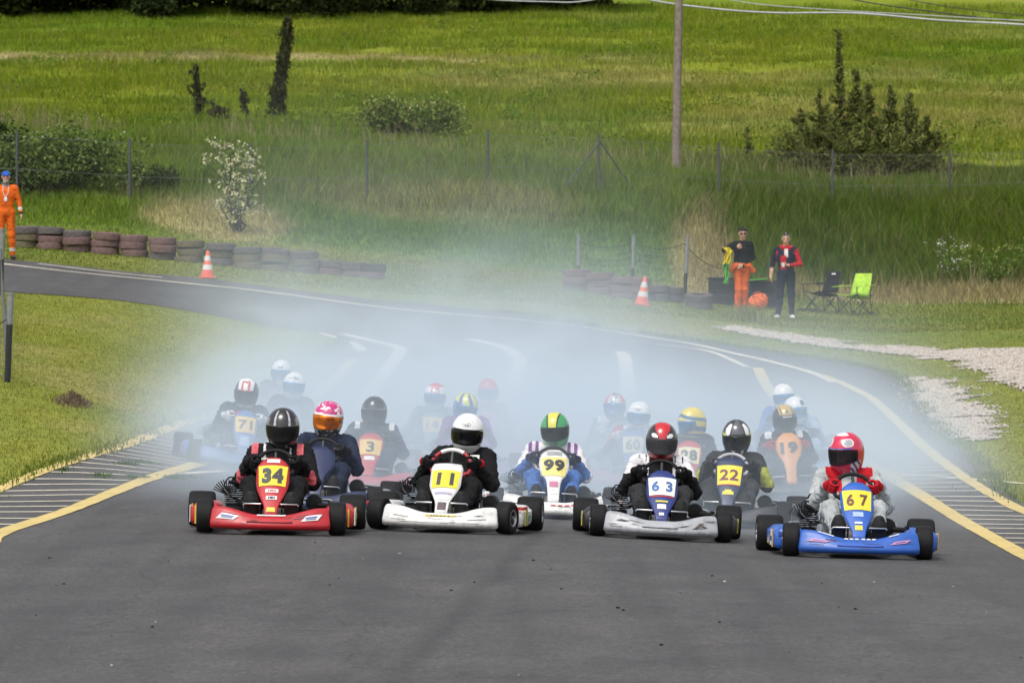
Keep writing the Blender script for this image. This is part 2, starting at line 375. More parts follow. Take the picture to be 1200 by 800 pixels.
tag(link('road', np_mesh('road', V, np.stack([b0, b0+1, b0+NX+2, b0+NX+1], 1), [asphalt()])), kind='structure')

def worn(name, rgb, lo, hi, sc_=9.0):
    m, nt, p, out = nodes(name); L = nt.links.new
    tc = nn(nt, 'ShaderNodeTexCoord'); nz = nn(nt, 'ShaderNodeTexNoise', Scale=sc_, Detail=9.0, Roughness=.75); L(tc.outputs['Object'], nz.inputs['Vector'])
    mr = nn(nt, 'ShaderNodeMapRange'); mr.inputs['From Min'].default_value = lo; mr.inputs['From Max'].default_value = hi; L(nz.outputs['Fac'], mr.inputs['Value'])
    n2 = nn(nt, 'ShaderNodeTexNoise', Scale=2.0, Detail=4.0); L(tc.outputs['Object'], n2.inputs['Vector'])
    r = nn(nt, 'ShaderNodeMapRange'); r.inputs['To Min'].default_value = .7; r.inputs['To Max'].default_value = 1.2; L(n2.outputs['Fac'], r.inputs['Value'])
    mx = nn(nt, 'ShaderNodeMix', data_type='RGBA', blend_type='MULTIPLY'); mx.inputs['Factor'].default_value = 1; mx.inputs[6].default_value = (*rgb, 1); L(r.outputs[0], mx.inputs[7]); L(mx.outputs[2], p.inputs['Base Color'])
    p.inputs['Roughness'].default_value = .7
    tr = nn(nt, 'ShaderNodeBsdfTransparent'); ms = nn(nt, 'ShaderNodeMixShader'); L(mr.outputs[0], ms.inputs[0]); L(tr.outputs[0], ms.inputs[1]); L(p.outputs[0], ms.inputs[2]); L(ms.outputs[0], out.inputs['Surface'])
    return m
def strip_geo(pts, w, lift=.016, step=.3, jit=0.0):
    P = spline(pts, 10) if len(pts) > 2 else np.array(pts, float)
    d = np.r_[0, np.cumsum(np.hypot(*np.diff(P, axis=0).T))]; n = max(int(d[-1]/step), 1)+1
    s = np.linspace(0, d[-1], n); P = np.stack([np.interp(s, d, P[:, 0]), np.interp(s, d, P[:, 1])], 1)
    T = np.gradient(P, axis=0); T /= np.linalg.norm(T, axis=1)[:, None]; N = np.stack([-T[:, 1], T[:, 0]], 1)
    ww = w*(1+jit*(rng.random(n)-.5))[:, None]
    A = P+N*ww/2; B = P-N*ww/2
    V = np.empty((2*n, 3)); V[0::2, :2] = A; V[1::2, :2] = B; V[:, 2] = H(V[:, 0], V[:, 1])+lift
    k = np.arange(n-1)*2
    return V, np.stack([k, k+2, k+3, k+1], 1)
def strips(name, items, m):
    Vs, Fs, o = [], [], 0
    for it in items:
        V, F = strip_geo(*it); Vs.append(V); Fs.append(F+o); o += len(V)
    return tag(link(name, np_mesh(name, np.concatenate(Vs), np.concatenate(Fs), [m])), kind='structure')
hp_ = lambda L: [hit(*p)[:2] for p in L]
yLo = [(-4.8, 26), (-4.9, 38)]+hp_([(0,575),(120,531),(245,487),(290,459),(330,438)])
yLi = [(-3.75, 26), (-3.85, 37)]+hp_([(0,627),(100,592),(222,548),(290,515),(350,482),(390,446),(414,422)])
yRo = [(5.0, 26), (5.05, 42)]+hp_([(1200,601),(1140,567),(1087,528),(1035,479),(1000,456),(962,440)])
yRi = [(4.05, 26), (4.1, 36)]+hp_([(1200,652),(1110,601),(1050,564),(985,521),(940,490),(905,462),(888,432)])
MY = worn('yellow_road_paint', (.58, .44, .15), .28, .40); MW = worn('white_road_paint', (.64, .58, .45), .30, .44); MPI = worn('pale_road_paint', (.74, .62, .50), .30, .42)
strips('road_edge_lines', [(yLo, .16, .018, .25, .25), (yLi, .18, .018, .25, .15), (yRo, .16, .018, .25, .25), (yRi, .18, .018, .25, .15)], MY)
def xat(L, y): A = np.array(L); return np.interp(y, A[:, 1], A[:, 0])
rungs = []
for k, y in enumerate(np.arange(33, 73, .95)):
    y += rng.normal(0, .06)
    rungs.append(([(xat(yLo, y+.1)+.1, y+.1), (xat(yLi, y-.12)-.1, y-.12)], .12))
    rungs.append(([(xat(yRo, y)-.1, y), (xat(yRi, y-.05)+.1, y-.05)], .12))
strips('hatch_lines', rungs, MW)
strips('far_edge_line', [(hp_([(-120,297),(45,315),(200,331),(330,345),(600,375),(700,386.5),(800,402),(860,415),(905,425),(950,437),(978,449)]), .17, .018, .4, .3),
    (hp_([(769,404),(830,412),(876,431)]), .12), (hp_([(45,310),(120,319),(190,326)]), .12, .018, .4, .3), (hp_([(930,551),(1060,557),(1200,568)]), .1), (hp_([(208,557),(262,553)]), .1), (hp_([(300,451),(385,449)]), .16)], MW)
strips('lane_lines', [(hp_([(370,530),(393,508),(432,463),(463,421),(469,412),(462,406),(402,392)]), .23), (hp_([(577,540),(586,508),(601,451),(609,427),(607,418),(588,407),(549,398)]), .23),
    (hp_([(738,480),(735,445),(732,420),(726,413)]), .23), (hp_([(424,412),(416,404),(398,399)]), .2, .018, .3, .6), (hp_([(395,397),(385,394),(375,391)]), .2, .018, .3, .6)], MPI)
for k in range(1):
    bm = bmesh.new()                                                       # bits of rubber and grit lying about
    for q in range(42):
        x = rng.uniform(-3.6, 3.8); y = rng.uniform(24.5, 39.5); s = rng.uniform(.004, .014)
        b_box(bm, (x, y, Hs(x, y)+.013+s*.2), (s*rng.uniform(.8, 2), s, s*.5), (rng.uniform(-.4, .4), 0, rng.uniform(0, 3)), 0, 0 if q % 4 else 1)
    tag(link('grit', bm_mesh('grit', bm, [mat('rubber_bits', (.02,.02,.02), .9), mat('grit', (.45,.43,.4), .9)])), kind='stuff')

# ------------------------------------------------------------------ gravel
m_grav = mat('gravel', (.41, .36, .31), .95, 0, .3, 26, .8, 45)
GP1 = hp_([(838,386),(862,382),(900,388),(960,396),(1000,401),(1060,406),(1110,411),(1160,409),(1260,408),(1260,462),(1190,455),(1165,446),(1150,434),(1120,424),(1060,417),(1010,412),(960,406),(905,398),(870,392)])
GP2 = hp_([(1060,447),(1082,441),(1108,450),(1140,470),(1160,492),(1166,512),(1140,520),(1112,514),(1090,490),(1074,466)])
def draped(poly, step, jit, lift):
    P = np.array(poly); x = np.arange(P[:, 0].min()-.3, P[:, 0].max()+.3, step); y = np.arange(P[:, 1].min()-.3, P[:, 1].max()+.3, step*1.6)
    X, Y = np.meshgrid(x, y, indexing='ij'); cx, cy = X[:-1, :-1]+step/2, Y[:-1, :-1]+step*.8
    jx = jit*(fbm(cx*2.2, cy*1.4)-.5)*2+jit*.6*(rng.random(cx.shape)-.5); jy = jit*2*(fbm(cx*2.2+50, cy*1.4)-.5)*2
    ok = inpoly(cx+jx, cy+jy, poly) & ~((fbm(cx*.9+30, cy*.6) > .73)) & ~inpoly(cx, cy, ROAD)
    Z = H(X, Y)+lift+.02*rng.random(X.shape); V = np.stack([X, Y, Z], -1).reshape(-1, 3); e = np.argwhere(ok); n = X.shape[1]
    b = e[:, 0]*n+e[:, 1]
    return V, np.stack([b, b+n, b+n+1, b+1], 1), np.stack([cx[ok], cy[ok]], 1)
gv, gf, gpts = [], [], []; o = 0
for P in (GP1, GP2):
    V, F, C = draped(P, .09, .35, .012); gv.append(V); gf.append(F+o); o += len(V); gpts.append(C)
gpts = np.concatenate(gpts)
tag(link('gravel', np_mesh('gravel', np.concatenate(gv), np.concatenate(gf), [m_grav], smooth=False)), kind='stuff')
def stones(name, pts, s0, s1, m, kind='stuff'):
    n = len(pts); base = np.array([[1,0,0],[-1,0,0],[0,1,0],[0,-1,0],[0,0,.7],[0,0,-.7]], float)
    f = np.array([[0,2,4],[2,1,4],[1,3,4],[3,0,4],[2,0,5],[1,2,5],[3,1,5],[0,3,5]])
    s = rng.uniform(s0, s1, n); a = rng.uniform(0, 6.28, n)
    B = base[None]*s[:, None, None]*rng.uniform(.6, 1.3, (n, 6, 1)); c, q = np.cos(a)[:, None], np.sin(a)[:, None]
    V = np.stack([B[..., 0]*c-B[..., 1]*q, B[..., 0]*q+B[..., 1]*c, B[..., 2]], -1)
    V[..., 0] += pts[:, :1]; V[..., 1] += pts[:, 1:2]; V[..., 2] += (H(pts[:, 0], pts[:, 1])+.02)[:, None]
    cc = np.repeat(np.array([.43, .38, .33])*rng.uniform(.55, 1.25, (n, 1)), 6, 0)
    return tag(link(name, np_mesh(name, V.reshape(-1, 3), (f[None]+6*np.arange(n)[:, None, None]).reshape(-1, 3), [m], smooth=False, colors=cc)), kind=kind)
k = rng.choice(len(gpts), 9000); stones('gravel_stones', gpts[k]+rng.normal(0, .12, (9000, 2)), .012, .035, mat('stone', (0,0,0), .95, attr=True))

# ------------------------------------------------------------------ grass
def leaves(P, size, colr, droop=0.0, asp=1.8, dirs=None):
    n = len(P); d = rng.normal(0, 1, (n, 3)); d[:, 2] -= droop
    if dirs is not None: d = d*.55+dirs
    d /= np.linalg.norm(d, axis=1)[:, None]
    s = rng.normal(0, 1, (n, 3)); s = np.cross(d, s); s /= np.linalg.norm(s, axis=1)[:, None]
    sz = (size*rng.uniform(.55, 1.3, n))[:, None]
    V = np.empty((n, 4, 3)); V[:, 0] = P-d*sz*asp/2; V[:, 2] = P+d*sz*asp/2; V[:, 1] = P-s*sz/2; V[:, 3] = P+s*sz/2
    return V.reshape(-1, 3), np.arange(4*n).reshape(-1, 4), np.repeat(colr, 4, 0)
m_leaf = mat('leaf', (0,0,0), .65, 0, .1, 3, attr=True, trans=.22)
m_blade = mat('grass_blade', (0,0,0), .75, 0, .12, 3, attr=True, trans=.28)
def blades(name, xy, h, w, lean, colr, kind='stuff', parent=None, z=None):
    n = len(xy); a = rng.uniform(0, 6.283, n); hh = h*rng.uniform(.55, 1.15, n); la = rng.uniform(0, 6.283, n)+0*a; ll = lean*hh*rng.uniform(.2, 1.3, n)
    z0 = H(xy[:, 0], xy[:, 1]) if z is None else z
    cx, cy = np.cos(a)*w/2, np.sin(a)*w/2; dx, dy = np.cos(la)*ll, np.sin(la)*ll
    V = np.empty((n, 5, 3))
    V[:, 0] = np.stack([xy[:, 0]-cx, xy[:, 1]-cy, z0-.02], 1); V[:, 1] = np.stack([xy[:, 0]+cx, xy[:, 1]+cy, z0-.02], 1)
    V[:, 2] = np.stack([xy[:, 0]-cx*.75+dx*.3, xy[:, 1]-cy*.75+dy*.3, z0+hh*.55], 1); V[:, 3] = np.stack([xy[:, 0]+cx*.75+dx*.3, xy[:, 1]+cy*.75+dy*.3, z0+hh*.55], 1)
    V[:, 4] = np.stack([xy[:, 0]+dx, xy[:, 1]+dy, z0+hh*(1-.25*lean)], 1)
    f = np.array([[0,1,3],[0,3,2],[2,3,4]]); F = (f[None]+5*np.arange(n)[:, None, None]).reshape(-1, 3)
    return tag(link(name, np_mesh(name, V.reshape(-1, 3), F, [m_blade], colors=np.repeat(colr, 5, 0)), parent), kind=kind)
def scatter(n, y0, y1, u0=-150, u1=1350):
    y = np.sqrt(rng.uniform(y0*y0, y1*y1, n)); u = rng.uniform(u0, u1, n); return np.stack([(u-PXC)/FPX*y, y], 1)
def vary(c, s=.18): n = len(c); return np.clip(c*rng.normal(1, s, (n, 1))*(1+rng.normal(0, .05, (n, 3))), .004, .9)
LBp = [tuple(p) for p in LB]; 
p = scatter(260000, 38, 104); off = ~inpoly(p[:, 0], p[:, 1], ROAD) & (p[:, 1] > 40)
nG = fbm(p[:, 0]*1.3+70, p[:, 1]*.7); onG = inpoly(p[:, 0], p[:, 1], GP1) | inpoly(p[:, 0], p[:, 1], GP2); p = p[off & (~onG | (rng.random(len(p)) < np.where(nG > .54, .5, .05)))]
blades('lawn_grass', p, .024+.022*fbm(p[:, 0]*.9, p[:, 1]*.5), .010, .8, vary(gcol(p[:, 0], p[:, 1])*1.05, .14))
# ragged grass along the edges of the asphalt
e = np.concatenate([LB[24:110], RB[36:140]]); k = rng.integers(0, len(e)-1, 9000); q = e[k]+(e[np.minimum(k+1, len(e)-1)]-e[k])*rng.random((9000, 1))+rng.normal(0, .09, (9000, 2))
q = q[fbm(q[:, 0]*1.5, q[:, 1]*.8) > .42]
blades('edge_grass', q, .09, .014, .7, vary(mixc(gcol(q[:, 0], q[:, 1]), (.07, .12, .02), np.full(len(q), .5)), .25))
# tufts growing through the hatched strip
tu = []
for (px, py, n) in [(150,545,160),(168,543,140),(120,559,120),(160,561,160),(205,562,140),(180,545,60),(75,553,50),(222,560,90)]:
    c = hit(px, py); tu.append(np.array(c[:2])+rng.normal(0, 1, (n, 2))*(.06, .16))
tu = np.concatenate(tu); blades('pavement_weeds', tu, .05, .012, .8, vary(np.tile((.07, .12, .025), (len(tu), 1)), .25))
# the verge round the tyre walls
p = scatter(70000, 103, 115); p = p[~inpoly(p[:, 0], p[:, 1], ROAD)]
blades('verge_grass', p, .035+.06*fbm(p[:, 0]*.8, p[:, 1]*.8), .016, .6, vary(gcol(p[:, 0], p[:, 1]), .2))
# long grass on the bank
p = scatter(330000, 113.5, 141); u = pxu(p[:, 0], p[:, 1]); d = dryness(p[:, 0], p[:, 1]); n = fbm(p[:, 0]*.55, p[:, 1]*.4)
keep = rng.random(len(p)) < np.where(d > .5, .5, 1)*sst(113, 117, p[:, 1])*sst(.12, .45, n+.25*(p[:, 1] > 120)); p = p[keep]; d = d[keep]; u = u[keep]; n = n[keep]
hgt = (.30+.62*n)*sst(112, 121, p[:, 1])*(1-.65*d)*(1-.25*sst(133, 141, p[:, 1]))+.1
hgt *= 1-.5*sst(127, 133, p[:, 1])
hgt *= np.where(u > 880, 1.15, 1.0)*np.where((u < 800) & (p[:, 1] < 121), .55, 1)
c = mixc(mixc((.10, .17, .018), (.17, .24, .034), n), (.46, .37, .20), d)
c = mixc(c, (.25, .20, .11), (rng.random(len(p)) < .03+.12*sst(.52, .7, fbm(p[:, 0]*.3+60, p[:, 1]*.5)))*.8)
c = mixc(c, (.145, .185, .026), sst(133, 141, p[:, 1])*.8)
c = mixc(c, (.115, .215, .042), .7*sst(122, 118, p[:, 1])*sst(310, 400, u)*sst(830, 780, u)*(1-d))
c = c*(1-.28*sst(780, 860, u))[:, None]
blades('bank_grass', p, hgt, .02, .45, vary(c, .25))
p = scatter(8000, 117, 140); n = fbm(p[:, 0]*.4+20, p[:, 1]*.5); p = p[(n > .46) & ~((pxu(p[:, 0], p[:, 1]) > 310) & (pxu(p[:, 0], p[:, 1]) < 810) & (p[:, 1] < 121))]
blades('seed_stalks', p, .95, .012, .35, vary(np.tile((.27, .225, .13), (len(p), 1)), .25))
# the hill meadow
y = rng.uniform(139, 262, 360000); u = rng.uniform(-150, 1350, len(y)); p = np.stack([(u-PXC)/FPX*y, y], 1)
n = fbm(p[:, 0]*.25, p[:, 1]*.14); d = dryness(p[:, 0], p[:, 1])
p = p[rng.random(len(p)) < .35+n]; n = fbm(p[:, 0]*.25, p[:, 1]*.14); d = dryness(p[:, 0], p[:, 1])
c = gcol(p[:, 0], p[:, 1]); c = mixc(c, c*np.array([.66, .82, .7]), .7*sst(.42, .62, fbm(p[:, 0]*.45+8, p[:, 1]*.28))); c = mixc(c, (.25, .20, .10), (rng.random(len(p)) < .07)*.7)
blades('meadow_grass', p, (.18+.38*n)*(1-.6*d), .022, .6, vary(c, .2))
# coarse weeds and docks standing in the meadow
P = []; C = []
for k in range(220):
    y = rng.uniform(141, 250); u = rng.uniform(-40, 1240); x = (u-PXC)/FPX*y; r = rng.uniform(.12, .45); m = int(90*r/.3)
    q = np.array([x, y, Hs(x, y)])+rng.normal(0, 1, (m, 3))*(r, r, .16)+(0, 0, .2); P.append(q); C.append(mixc((.085, .145, .02), (.16, .21, .03), rng.random(m)))
P = np.concatenate(P); V, F, Cc = leaves(P, .05, vary(np.concatenate(C), .2), asp=2.8); tag(link('meadow_weeds', np_mesh('meadow_weeds', V, F, [m_leaf], smooth=False, colors=Cc)), kind='stuff')
# straw heap on the lawn
c0 = hit(86, 473); p = np.array(c0[:2])+rng.normal(0, 1, (700, 2))*(.11, .45)
zz = H(p[:, 0], p[:, 1])+.16*np.exp(-((p[:, 0]-c0[0])/.14)**2-((p[:, 1]-c0[1])/.5)**2)*rng.random(700)
tag(blades('clippings_heap', p, .06, .012, 2.2, vary(np.tile((.17, .12, .075), (700, 1)), .3), None, z=zz), 'small brown heap of dried clippings lying on the left lawn', 'heap')

# ------------------------------------------------------------------ shrubs and trees
m_bark = mat('bark', (.06, .05, .04), .95, 0, .4, 12, .7, 30)
def foliage(name, P, size, colr, parent, **kw):
    V, F, C = leaves(P, size, colr, **kw); return link(name, np_mesh(name, V, F, [m_leaf], smooth=False, colors=C), parent)
def branch(bm, p0, p1, r0, r1, wob=.06, n=5):
    p0, p1 = np.array(p0, float), np.array(p1, float); L = np.linalg.norm(p1-p0)
    pts = [p0+(p1-p0)*t+(rng.normal(0, wob*L, 3) if 0 < t < 1 else 0) for t in np.linspace(0, 1, n)]
    b_tube(bm, pts, [r0+(r1-r0)*i/(n-1) for i in range(n)], 6); return pts
def conifer(px, y, h, w, label, dens=1.0, spire=.5, group='conifers in the meadow'):
    b = at(px, y); o = empty('juniper_tree', b); tag(o, label, 'tree', group)
    bm = bmesh.new(); branch(bm, (0, 0, -.1), (rng.normal(0, .05), 0, h*.97), .07, .012, .01, 7)
    P = []; DR = []; nb = int(34*h*dens)
    for k in range(nb):
        t = rng.random()**1.35; z = -.22+(h+.2)*(.02+.97*t); a = rng.uniform(0, 6.283)
        rad = (w*1.3*(1-t)**(1.0+spire)+.05)*rng.uniform(.25, 1.25)
        v = np.array([math.cos(a)*rad, math.sin(a)*rad*.8, rad*rng.uniform(.1, 1.0)]); s = np.array([0, 0, z]); e = s+v
        if k % 2 == 0: branch(bm, s, e, .012, .003, .06, 3)
        m = int((9+38*rad/w)*min(dens, 1.2)); tt = rng.random(m)**.7
        q = s+(e-s)*tt[:, None]+rng.normal(0, .025+.03*rad, (m, 3)); q[:, 2] -= .10*tt*rng.random(m); P.append(q)
        dd = v/np.linalg.norm(v)+np.array([0, 0, rng.uniform(-.5, .7)]); DR.append(np.tile(dd, (m, 1)))
    P = np.concatenate(P); DR = np.concatenate(DR)
    link('trunk', bm_mesh('trunk', bm, m_bark), o)
    c = mixc((.09, .115, .03), (.20, .215, .06), rng.random(len(P))**1.3); c = mixc(c, (.13, .10, .05), (rng.random(len(P)) < .12)*.8)
    foliage('crown', P, .042, vary(c, .25), o, dirs=DR, asp=4.2)
conifer(983, 137.6, 3.9, .80, 'tallest dark juniper with a thin bare spire, in the thicket on the right', 1.2, 1.5)
conifer(960, 137, 2.35, .85, 'juniper close to the left of the tallest spire', 1.4, .35)
conifer(938, 138, 1.75, .85, 'low outermost juniper spreading left of the dark thicket', 1.3, .2)
conifer(1003, 138, 2.85, .85, 'dark juniper close to the right of the tallest spire', 1.5, .5)
conifer(1018, 136.8, 2.6, .95, 'bushy juniper with two tips in the middle of the thicket', 1.6, .3)
conifer(1044, 137.6, 2.55, .85, 'narrow pointed juniper right of the middle of the thicket', 1.5, .5)
conifer(1065, 137, 2.25, .95, 'broad juniper near the right end of the thicket', 1.5, .3)
conifer(1084, 137.4, 1.7, .85, 'lowest juniper at the right end of the thicket', 1.4, .15)
conifer(1030, 136.2, 1.55, 1.15, 'low spreading juniper at the front foot of the thicket', 1.6, -.1)
conifer(975, 136.4, 1.5, 1.05, 'low spreading juniper at the foot of the tallest spire', 1.6, -.1)
conifer(875, 142.8, 1.0, .24, 'single small thin juniper standing left of the thicket', .8, .4)
def snag(px, py, top, lean, r, label, tw=8):
    x, y, z = hit(px, py); h = (py-top)/FPX*y; b = Vector((x, y, z)); o = empty('ivy_clad_stump', b); tag(o, label, 'dead tree', 'dead trunks standing in the meadow')
    bm = bmesh.new(); ph = rng.uniform(0, 6)
    pts = [np.array([lean*(t**.75)+.10*r/.2*math.sin(7*t+ph)*t*(1.2-t), .03*math.sin(5*t), h*t]) for t in np.linspace(0, 1, 13)]
    b_tube(bm, [pts[0]-(0, 0, .3)]+pts, [r*1.1]+[r*(1-.8*t)+.012 for t in np.linspace(0, 1, 13)], 8)
    TW = []
    for k in range(tw):
        t = rng.uniform(.05, .98); s = pts[int(t*12)]; a = rng.uniform(0, 6.28); L = rng.uniform(.10, .38)*(1.3-t*.5)
        TW.append(branch(bm, s, s+np.array([math.cos(a)*L*1.2, math.sin(a)*L, rng.uniform(-.15, .25)]), .016, .004))
    link('trunk', bm_mesh('trunk', bm, m_bark), o)
    m = int(1100*h*r/.2); t = rng.random(m)**1.1; a = rng.uniform(0, 6.28, m); rr = (r*(1-.8*t)+.02)*(.45+1.15*vnoise(t*7*h+ph, a*1.3))
    P = np.stack([np.interp(t*12, np.arange(13), [q[0] for q in pts])+np.cos(a)*rr, np.sin(a)*rr, t*h*.985], 1)+rng.normal(0, .02+.03*r/.2, (m, 3))
    P = np.concatenate([P]+[np.array(w_)[rng.integers(0, len(w_), 34)]+rng.normal(0, .035, (34, 3))-(0, 0, .02) for w_ in TW])
    m = len(P); foliage('ivy', P, .05, vary(mixc((.030, .035, .014), (.085, .085, .03), rng.random(m)**1.6), .25), o, droop=1.3, asp=3.0)
snag(322, 142, 20, .42, .19, 'tallest ivy-clad dead trunk leaning right on the meadow', 12)
snag(236, 142, 75, -.18, .065, 'crooked ivy-clad dead trunk with broken side twigs at the left', 12)
snag(290, 141, 105, -.18, .045, 'short ivy-clad dead stump left of the tall leaning trunk', 6)
snag(263, 146, 124, -.18, .03, 'thin bare dead sapling between the crooked trunk and the short stump', 9)
def bush(name, px, y, rx, ry, rz, n, size, c0, c1, label, cat, blossom=0, bcol=(.62, .60, .42), lobes=9, stems=7, trunk=False):
    b = at(px, y); o = empty(name, b); tag(o, label, cat)
    bm = bmesh.new(); cs = []
    for k in range(lobes):
        a = rng.uniform(0, 6.28); q = rng.random()**.5
        c = np.array([math.cos(a)*rx*.72*q, math.sin(a)*ry*.72*q, rz*(.32+.5*rng.random()*(1-.45*q))]); cs.append((c, rng.uniform(.24, .42)))
    for k in range(stems): branch(bm, (rng.normal(0, rx*.12), rng.normal(0, ry*.12), -.1), cs[k % lobes][0], .03, .008, .08)
    P = []
    for c, s in cs:
        m = n//lobes; d = rng.normal(0, 1, (m, 3)); d /= np.linalg.norm(d, axis=1)[:, None]; rr = rng.random(m)**.38
        P.append(c+d*rr[:, None]*np.array([rx, ry, rz])*s*(.75+.5*vnoise(d[:, :1]*3+9*s, d[:, 1:2]*3+c[0])))
    P = np.concatenate(P); P = P[P[:, 2] > .02]
    link('branches', bm_mesh('branches', bm, m_bark), o)
    c = vary(mixc(c0, c1, rng.random(len(P))), .22)
    foliage('foliage', P, size, c, o)
    if blossom:
        # flower heads sit on the outside of the leaf clumps
        Q = []
        for c_, s in cs:
            m = blossom//lobes; d = rng.normal(0, 1, (m, 3)); d[:, 2] += .35; d /= np.linalg.norm(d, axis=1)[:, None]
            Q.append(c_+d*rng.uniform(.8, 1.08, (m, 1))*np.array([rx, ry, rz])*s)
        Q = np.concatenate(Q); Q = np.repeat(Q, 5, 0)+rng.normal(0, size*.35, (len(Q)*5, 3))
        foliage('blossom', Q, size*.7, vary(np.tile(bcol, (len(Q), 1)), .15), o, asp=1.1)
bush('flowering_shrub', 478, hit(478, 166)[1], 1.85, .9, 1.4, 7500, .06, (.09, .14, .025), (.19, .23, .05), 'rounded shrub with creamy blossom standing on the edge of the meadow', 'shrub', 300, (.55, .55, .22), lobes=24)
bush('bramble_thicket', 66, 119.5, 2.4, 1.0, 1.7, 14000, .06, (.065, .11, .028), (.17, .23, .06), 'green bramble thicket behind the chain-link fence at the left', 'thicket', 90, (.4, .42, .3), lobes=26)
bush('hedge_bush', -30, 120, 1.6, 1.0, 1.9, 8000, .06, (.028, .048, .016), (.06, .09, .028), 'dark bush at the left edge behind the marshal in orange', 'bush', lobes=16)
bush('bramble_bush', 168, 121, .9, .7, .8, 2600, .055, (.04, .065, .018), (.08, .11, .03), 'small green bush beside the leftmost fence post', 'bush', lobes=8)
# flowering sapling
b = at(279, 115.2); o = empty('flowering_sapling', b); tag(o, 'slender young tree with creamy white blossom in front of the fence', 'tree')
bm = bmesh.new(); ends = []
for k in range(11):
    a = rng.uniform(0, 6.28); q = rng.uniform(.25, .75); z = rng.uniform(1.1, 2.05)
    if k == 0: a, q, z = math.pi, .66, 2.05
    e = np.array([math.cos(a)*q*.85, math.sin(a)*q*.5, z]); ends += [s_ for s_ in branch(bm, (rng.normal(0, .03), rng.normal(0, .03), -.05), e, .022, .006, .07, 8)[2:]]
link('trunk', bm_mesh('trunk', bm, m_bark), o); E = np.array(ends); E = E[E[:, 2] > .35]
P = np.repeat(E, 9, 0)+rng.normal(0, .075, (len(E)*9, 3)); foliage('leaves', P, .05, vary(mixc((.09, .135, .03), (.16, .20, .06), rng.random(len(P))), .2), o)
P = np.repeat(E, 4, 0)+rng.normal(0, .09, (len(E)*4, 3)); P = np.repeat(P, 7, 0)+rng.normal(0, .03, (len(P)*7, 3)); foliage('blossom', P, .042, vary(np.tile((.66, .64, .42), (len(P), 1)), .12), o, asp=1.1)
# flowering weeds on the right bank
for px, y, n, colr, lab in [(1112, 119.5, 60, (.75, .75, .72), 'tall weed with small white flowers on the right bank'), (1168, 119, 160, (.38, .40, .12), 'yellow-green flowering weed at the right edge of the bank')]:
    b = at(px, y); o = empty('wild_flower', b); tag(o, lab, 'weed'); bm = bmesh.new(); T = []
    for k in range(22 if n < 100 else 46):
        e = np.array([rng.normal(0, .28 if n < 100 else .55), rng.normal(0, .25), rng.uniform(.45, 1.25)]); T.append(e); branch(bm, (e[0]*.3, e[1]*.3, -.05), e, .006, .003)
    link('stems', bm_mesh('stems', bm, mat('stem', (.07, .11, .03), .8)), o); T = np.array(T)
    P = np.repeat(T, 9, 0)*rng.uniform(.3, 1, (len(T)*9, 1))+rng.normal(0, .06, (len(T)*9, 3)); foliage('leaves', P, .05, vary(np.tile((.10, .16, .035), (len(P), 1)), .2), o)
    P = np.repeat(T, 7, 0)+rng.normal(0, .045, (len(T)*7, 3)); foliage('flowers', P, .032, vary(np.tile(colr, (len(P), 1)), .12), o, asp=1.1)
b = at(877, 104.5); p = np.array([b.x, b.y])+rng.normal(0, 1, (420, 2))*(.17, .3)
tag(blades('grass_tuft', p, .38, .014, .6, vary(np.tile((.24, .26, .10), (420, 1)), .2), None), 'pale tuft of long grass at the road edge before the tyre wall', 'grass tuft')
# the wood along the top of the hill
P = []; C = []
for k in range(150):
    px = rng.uniform(-80, 720); x, y, z = hit(px, rng.uniform(12, 23)-4*float(px > 420)-3*float(px > 600)); r = rng.uniform(.8, 1.9); zc = rng.uniform(.4, 4.5)
    m = 1300; d = rng.normal(0, 1, (m, 3)); d /= np.linalg.norm(d, axis=1)[:, None]
    q = np.array([x, y, z+zc])+d*(rng.random(m)**.4*r)[:, None]*(1.25, 1, .9); P.append(q); C.append(mixc((.020, .030, .011), (.055, .072, .02), rng.random(m)*rng.uniform(.3, 1.2)))
P = np.concatenate(P); V, F, Cc = leaves(P, .16, vary(np.concatenate(C), .22)); tag(link('woodland', np_mesh('woodland', V, F, [m_leaf], smooth=False, colors=Cc)), kind='stuff')
# ------------------------------------------------------------------ lettering
def text_geo(s, bold=.0, shear=0.0):
    def f():
        cu = bpy.data.curves.new('t', 'FONT'); cu.body = s; cu.size = 1; cu.offset = bold; cu.align_x = 'CENTER'; cu.shear = shear; cu.resolution_u = 4; cu.space_character = 1.05+bold*2
        o = bpy.data.objects.new('t', cu); col.objects.link(o); dg = bpy.context.evaluated_depsgraph_get(); dg.update()
        me = bpy.data.meshes.new_from_object(o.evaluated_get(dg)); bpy.data.objects.remove(o)
        bm = bmesh.new(); bm.from_mesh(me); bpy.data.meshes.remove(me); bmesh.ops.triangulate(bm, faces=bm.faces[:])
        bmesh.ops.remove_doubles(bm, verts=bm.verts[:], dist=1e-4)
        V = np.array([v.co[:] for v in bm.verts]); F = np.array([[v.index for v in f_.verts] for f_ in bm.faces]); bm.free()
        V[:, 1] -= (V[:, 1].min()+V[:, 1].max())/2; V[:, 0] -= (V[:, 0].min()+V[:, 0].max())/2
        return V[:, :2], F
    return cached(('txt', s, bold, shear), f)
def text_on(name, s, fmap, hgt, wid, m, parent, bold=.02, shear=0.0):
    """letters laid on a surface: fmap(x, y) gives the 3-D point"""
    V, F = text_geo(s, bold, shear); ex = np.ptp(V, axis=0); V = V*np.array([wid/ex[0], hgt/ex[1]])
    return link(name, np_mesh(name, fmap(V[:, 0], V[:, 1]), F, [m], smooth=False), parent)

